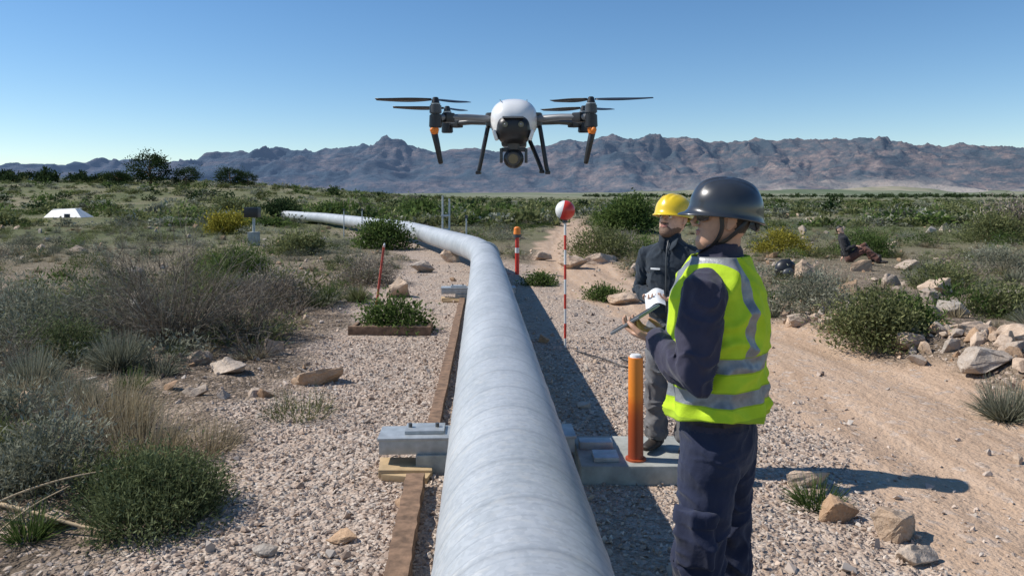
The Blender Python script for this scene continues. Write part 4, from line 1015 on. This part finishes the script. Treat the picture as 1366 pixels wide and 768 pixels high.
def build_vest(e):
    rings=[];spec=[(1.02,.202,.153),(1.06,.194,.149),(1.10,.188,.146),(1.18,.187,.145),(1.26,.192,.148),(1.33,.194,.150),(1.40,.184,.150),(1.45,.172,.143),(1.49,.160,.130),(1.522,.145,.112),(1.55,.120,.096),(1.57,.098,.086)]
    Z=[s[0] for s in spec];zz=np.linspace(1.02,1.57,90);n=150
    for z in zz:
        rx=np.interp(z,Z,[s[1] for s in spec]);ry=np.interp(z,Z,[s[2] for s in spec]);cy=np.interp(z,[.98,1.4,1.57],[.0,.004,.012])
        ring=[]
        for k in range(n):
            a=2*math.pi*k/n;c,s=math.cos(a),math.sin(a);pw=.86
            ring.append((rx*abs(c)**pw*math.copysign(1,c),cy+ry*abs(s)**pw*math.copysign(1,s),z))
        rings.append(ring)
    A=np.array(rings).reshape(-1,3);x,y,z=A.T
    nr=np.stack([x/.19**2,y/.145**2,z*0],1);nr/=np.linalg.norm(nr,axis=1,keepdims=True)
    w=fbm(x*5,y*5,z*4,2,80)*2
    f=(1-np.abs(2*vn(x*6+w,y*6,z*9+x*7+w*2,s=81)-1))**2*.022+(1-np.abs(2*vn(x*14,y*14+w,z*16-x*9,s=82)-1))**2*.009
    an=np.arctan2(y,x);f+=.009*np.sin(an*9+1+3*w)*ss(-z,-1.24,-1.02)
    hem=.012*np.sin(an*3+.6)*ss(-z,-1.14,-1.02)
    A=A+nr*(f-.006)[:,None];A[:,2]+=hem
    F=[]
    for i in range(len(zz)-1):
        for j in range(n): F.append((i*n+j,i*n+(j+1)%n,(i+1)*n+(j+1)%n,(i+1)*n+j))
    t=NT('hi_vis_fabric');v=t.pos(True);X_,Y_,Z_=t.sep(v)
    def band(c,a,b):
        return t.math('MULTIPLY',t.math('GREATER_THAN',c,a),t.math('LESS_THAN',c,b))
    ax=t.math('ABSOLUTE',X_)
    hb=t.math('MAXIMUM',band(Z_,1.190,1.236),band(Z_,1.078,1.124))
    vb=t.math('MULTIPLY',band(ax,.080,.126),t.math('GREATER_THAN',Z_,1.236))
    m=t.math('MAXIMUM',hb,vb)
    yl=t.ramp(t.noise(v,12,4),[(.3,(.43,.62,.02)),(.7,(.55,.74,.035))])
    hx=t.noise(t.mapv(v,(180,180,180)),1,2)
    gr=t.ramp(t.noise(v,30,3),[(.3,(.20,.21,.22)),(.7,(.32,.33,.34))])
    edge=t.math('MAXIMUM',t.math('MAXIMUM',band(Z_,1.184,1.190),band(Z_,1.236,1.241)),t.math('MAXIMUM',band(Z_,1.073,1.078),band(Z_,1.124,1.129)))
    edge=t.math('MAXIMUM',edge,t.math('LESS_THAN',Z_,1.034))
    col=t.mix(m,yl,gr);col=t.mix(t.math('MULTIPLY',edge,.55),col,(.22,.32,.03))
    b=t.bump(hx,.3,.002,t.bump(t.noise(v,35,4),.3,.006))
    t.bsdf(col,t.math('SUBTRACT',.85,t.math('MULTIPLY',m,.4)),t.math('MULTIPLY',m,.35),b,.3)
    o=mk('safety_vest',A,F,t.m,smooth=True,parent=e)
    md=o.modifiers.new('t','SOLIDIFY');md.thickness=.004;md.offset=1
build_vest(e1)
tb=empty('tablet_computer');tb.parent=e1;tb.location=(.005,-.315,1.315);tb.rotation_euler=(math.radians(32),math.radians(6),0)
box('tablet_case',(.21,.14,.012),(0,0,0),M['grey'],tb,bev=.005);box('tablet_screen',(.19,.12,.003),(0,0,.0075),M['glass'],tb,bev=.001)
P2=dict(kneeL=(.105,-.02,.50),kneeR=(-.105,-.03,.50),ankL=(.12,.01,.095),ankR=(-.115,.0,.095),
  elbL=(.255,.04,1.18),elbR=(-.25,.03,1.18),wriL=(.08,-.19,1.16),wriR=(-.10,-.19,1.14),
  handL=((-.5,-.8,0),(0,0,1),(.4,-.9,0),.5),handR=((.45,-.88,.1),(0,0,1),(-1,-.2,0),.45),hy=-.35,hp=-.18)
mt2=dict(top=jacket,trousers=greyp,boots=leather,belt=beltm,skin=M['skin2'])
e2,U2,X2=person('worker_in_dark_jacket',(1.055,4.97,.122),math.radians(-28),.89,P2,mt2,hat=M['yellowhat'],beard=True,vox=.007,hs=1.24,ar=1.05,vis=1.3)
V=[];F=[];nn=10
for i in range(nn+1):
    for j in range(nn+1):
        u=i/nn-.5;v_=j/nn-.5;V.append((u*.14,v_*.19,.02*math.sin(u*5+1)+.015*math.sin(v_*6)))
for i in range(nn):
    for j in range(nn): a=i*(nn+1)+j;F.append((a,a+nn+1,a+nn+2,a+1))
pp_=empty('paper_sheet');pp_.parent=e2;pp_.location=(-.03,-.31,1.17);pp_.rotation_euler=(math.radians(25),math.radians(-8),.3)
pyobj('sheet',V,F,M['paper'],pp_)
box('chest_label',(.075,.004,.013),(-.078,-.139,1.36),M['paper'],e2,rot=(-.02,0,-.16),bev=.001)
V,F=tube([(0,-.066,1.575),(0,-.115,1.50),(0,-.135,1.40),(0,-.138,1.25),(0,-.136,1.05)],[(.005,.003)]*5,8);pyobj('zip',V,F,M['dkgrey'],e2)
for s in (-1,1):
    V,F=tube([(s*.068,-.02,1.60),(s*.05,-.062,1.575),(s*.045,-.10,1.535),(s*.03,-.125,1.50)],[(.020,.006),(.024,.006),(.026,.006),(.012,.004)],12,up=(s,-.3,.3));pyobj('collar_flap',V,F,jacket,e2)

P3=dict(pz=.14,lean=-.30,kneeL=(.15,-.36,.46),kneeR=(-.13,-.40,.36),ankL=(.16,-.55,.10),ankR=(-.15,-.72,.10),
  elbL=(.27,.10,1.18),elbR=(-.27,.0,1.16),wriL=(.24,.16,1.00),wriR=(-.18,-.24,1.20),
  handL=((0,.5,-.9),(0,0,-1),(-1,0,0),.4),handR=((0,-1,0),(0,0,-1),(1,0,0),.4),hy=-.3)
mt3=dict(top=fabric('black_hoodie',(.025,.025,.028)),trousers=fabric('brown_trousers',(.13,.065,.05)),boots=leather,belt=beltm,skin=M['skin2'])
person('seated_person',(8.95,19.9,hz(8.95,19.9)-.01),math.radians(62),1.0,P3,mt3,vox=.012)

# ---------------------------------------------------------------- light
az=math.atan2(-.99,.13);el=math.radians(46)
sun=bpy.data.lights.new('sun','SUN');sun.energy=5.0;sun.angle=math.radians(.5);sun.color=(1,.945,.87)
so=bpy.data.objects.new('sun',sun);COL.objects.link(so)
dirv=Vector((math.sin(az)*math.cos(el),math.cos(az)*math.cos(el),math.sin(el)))
so.rotation_euler=dirv.to_track_quat('Z','Y').to_euler()
w=bpy.data.worlds.new('World');scene.world=w;w.use_nodes=True;nt=w.node_tree;nt.nodes.clear()
o=nt.nodes.new('ShaderNodeOutputWorld');b=nt.nodes.new('ShaderNodeBackground');s=nt.nodes.new('ShaderNodeTexSky')
s.sky_type='NISHITA';s.sun_disc=False;s.sun_elevation=el;s.sun_rotation=az%(2*math.pi);s.altitude=900;s.air_density=1.0;s.dust_density=.05;s.ozone_density=2.5
hsn=nt.nodes.new('ShaderNodeHueSaturation');hsn.inputs['Saturation'].default_value=1.2
b.inputs[1].default_value=.125
nt.links.new(s.outputs[0],hsn.inputs['Color']);nt.links.new(hsn.outputs[0],b.inputs[0]);nt.links.new(b.outputs[0],o.inputs[0])
# ---------------------------------------------------------------- camera
cd=bpy.data.cameras.new('camera');cam=bpy.data.objects.new('camera',cd);COL.objects.link(cam)
cam.location=(0,0,1.8);cam.rotation_euler=(math.radians(90),0,0);cd.lens=36*1000/1366;cd.sensor_width=36;cd.shift_y=-(384-263)/1366
cd.clip_start=.05;cd.clip_end=40000;scene.camera=cam
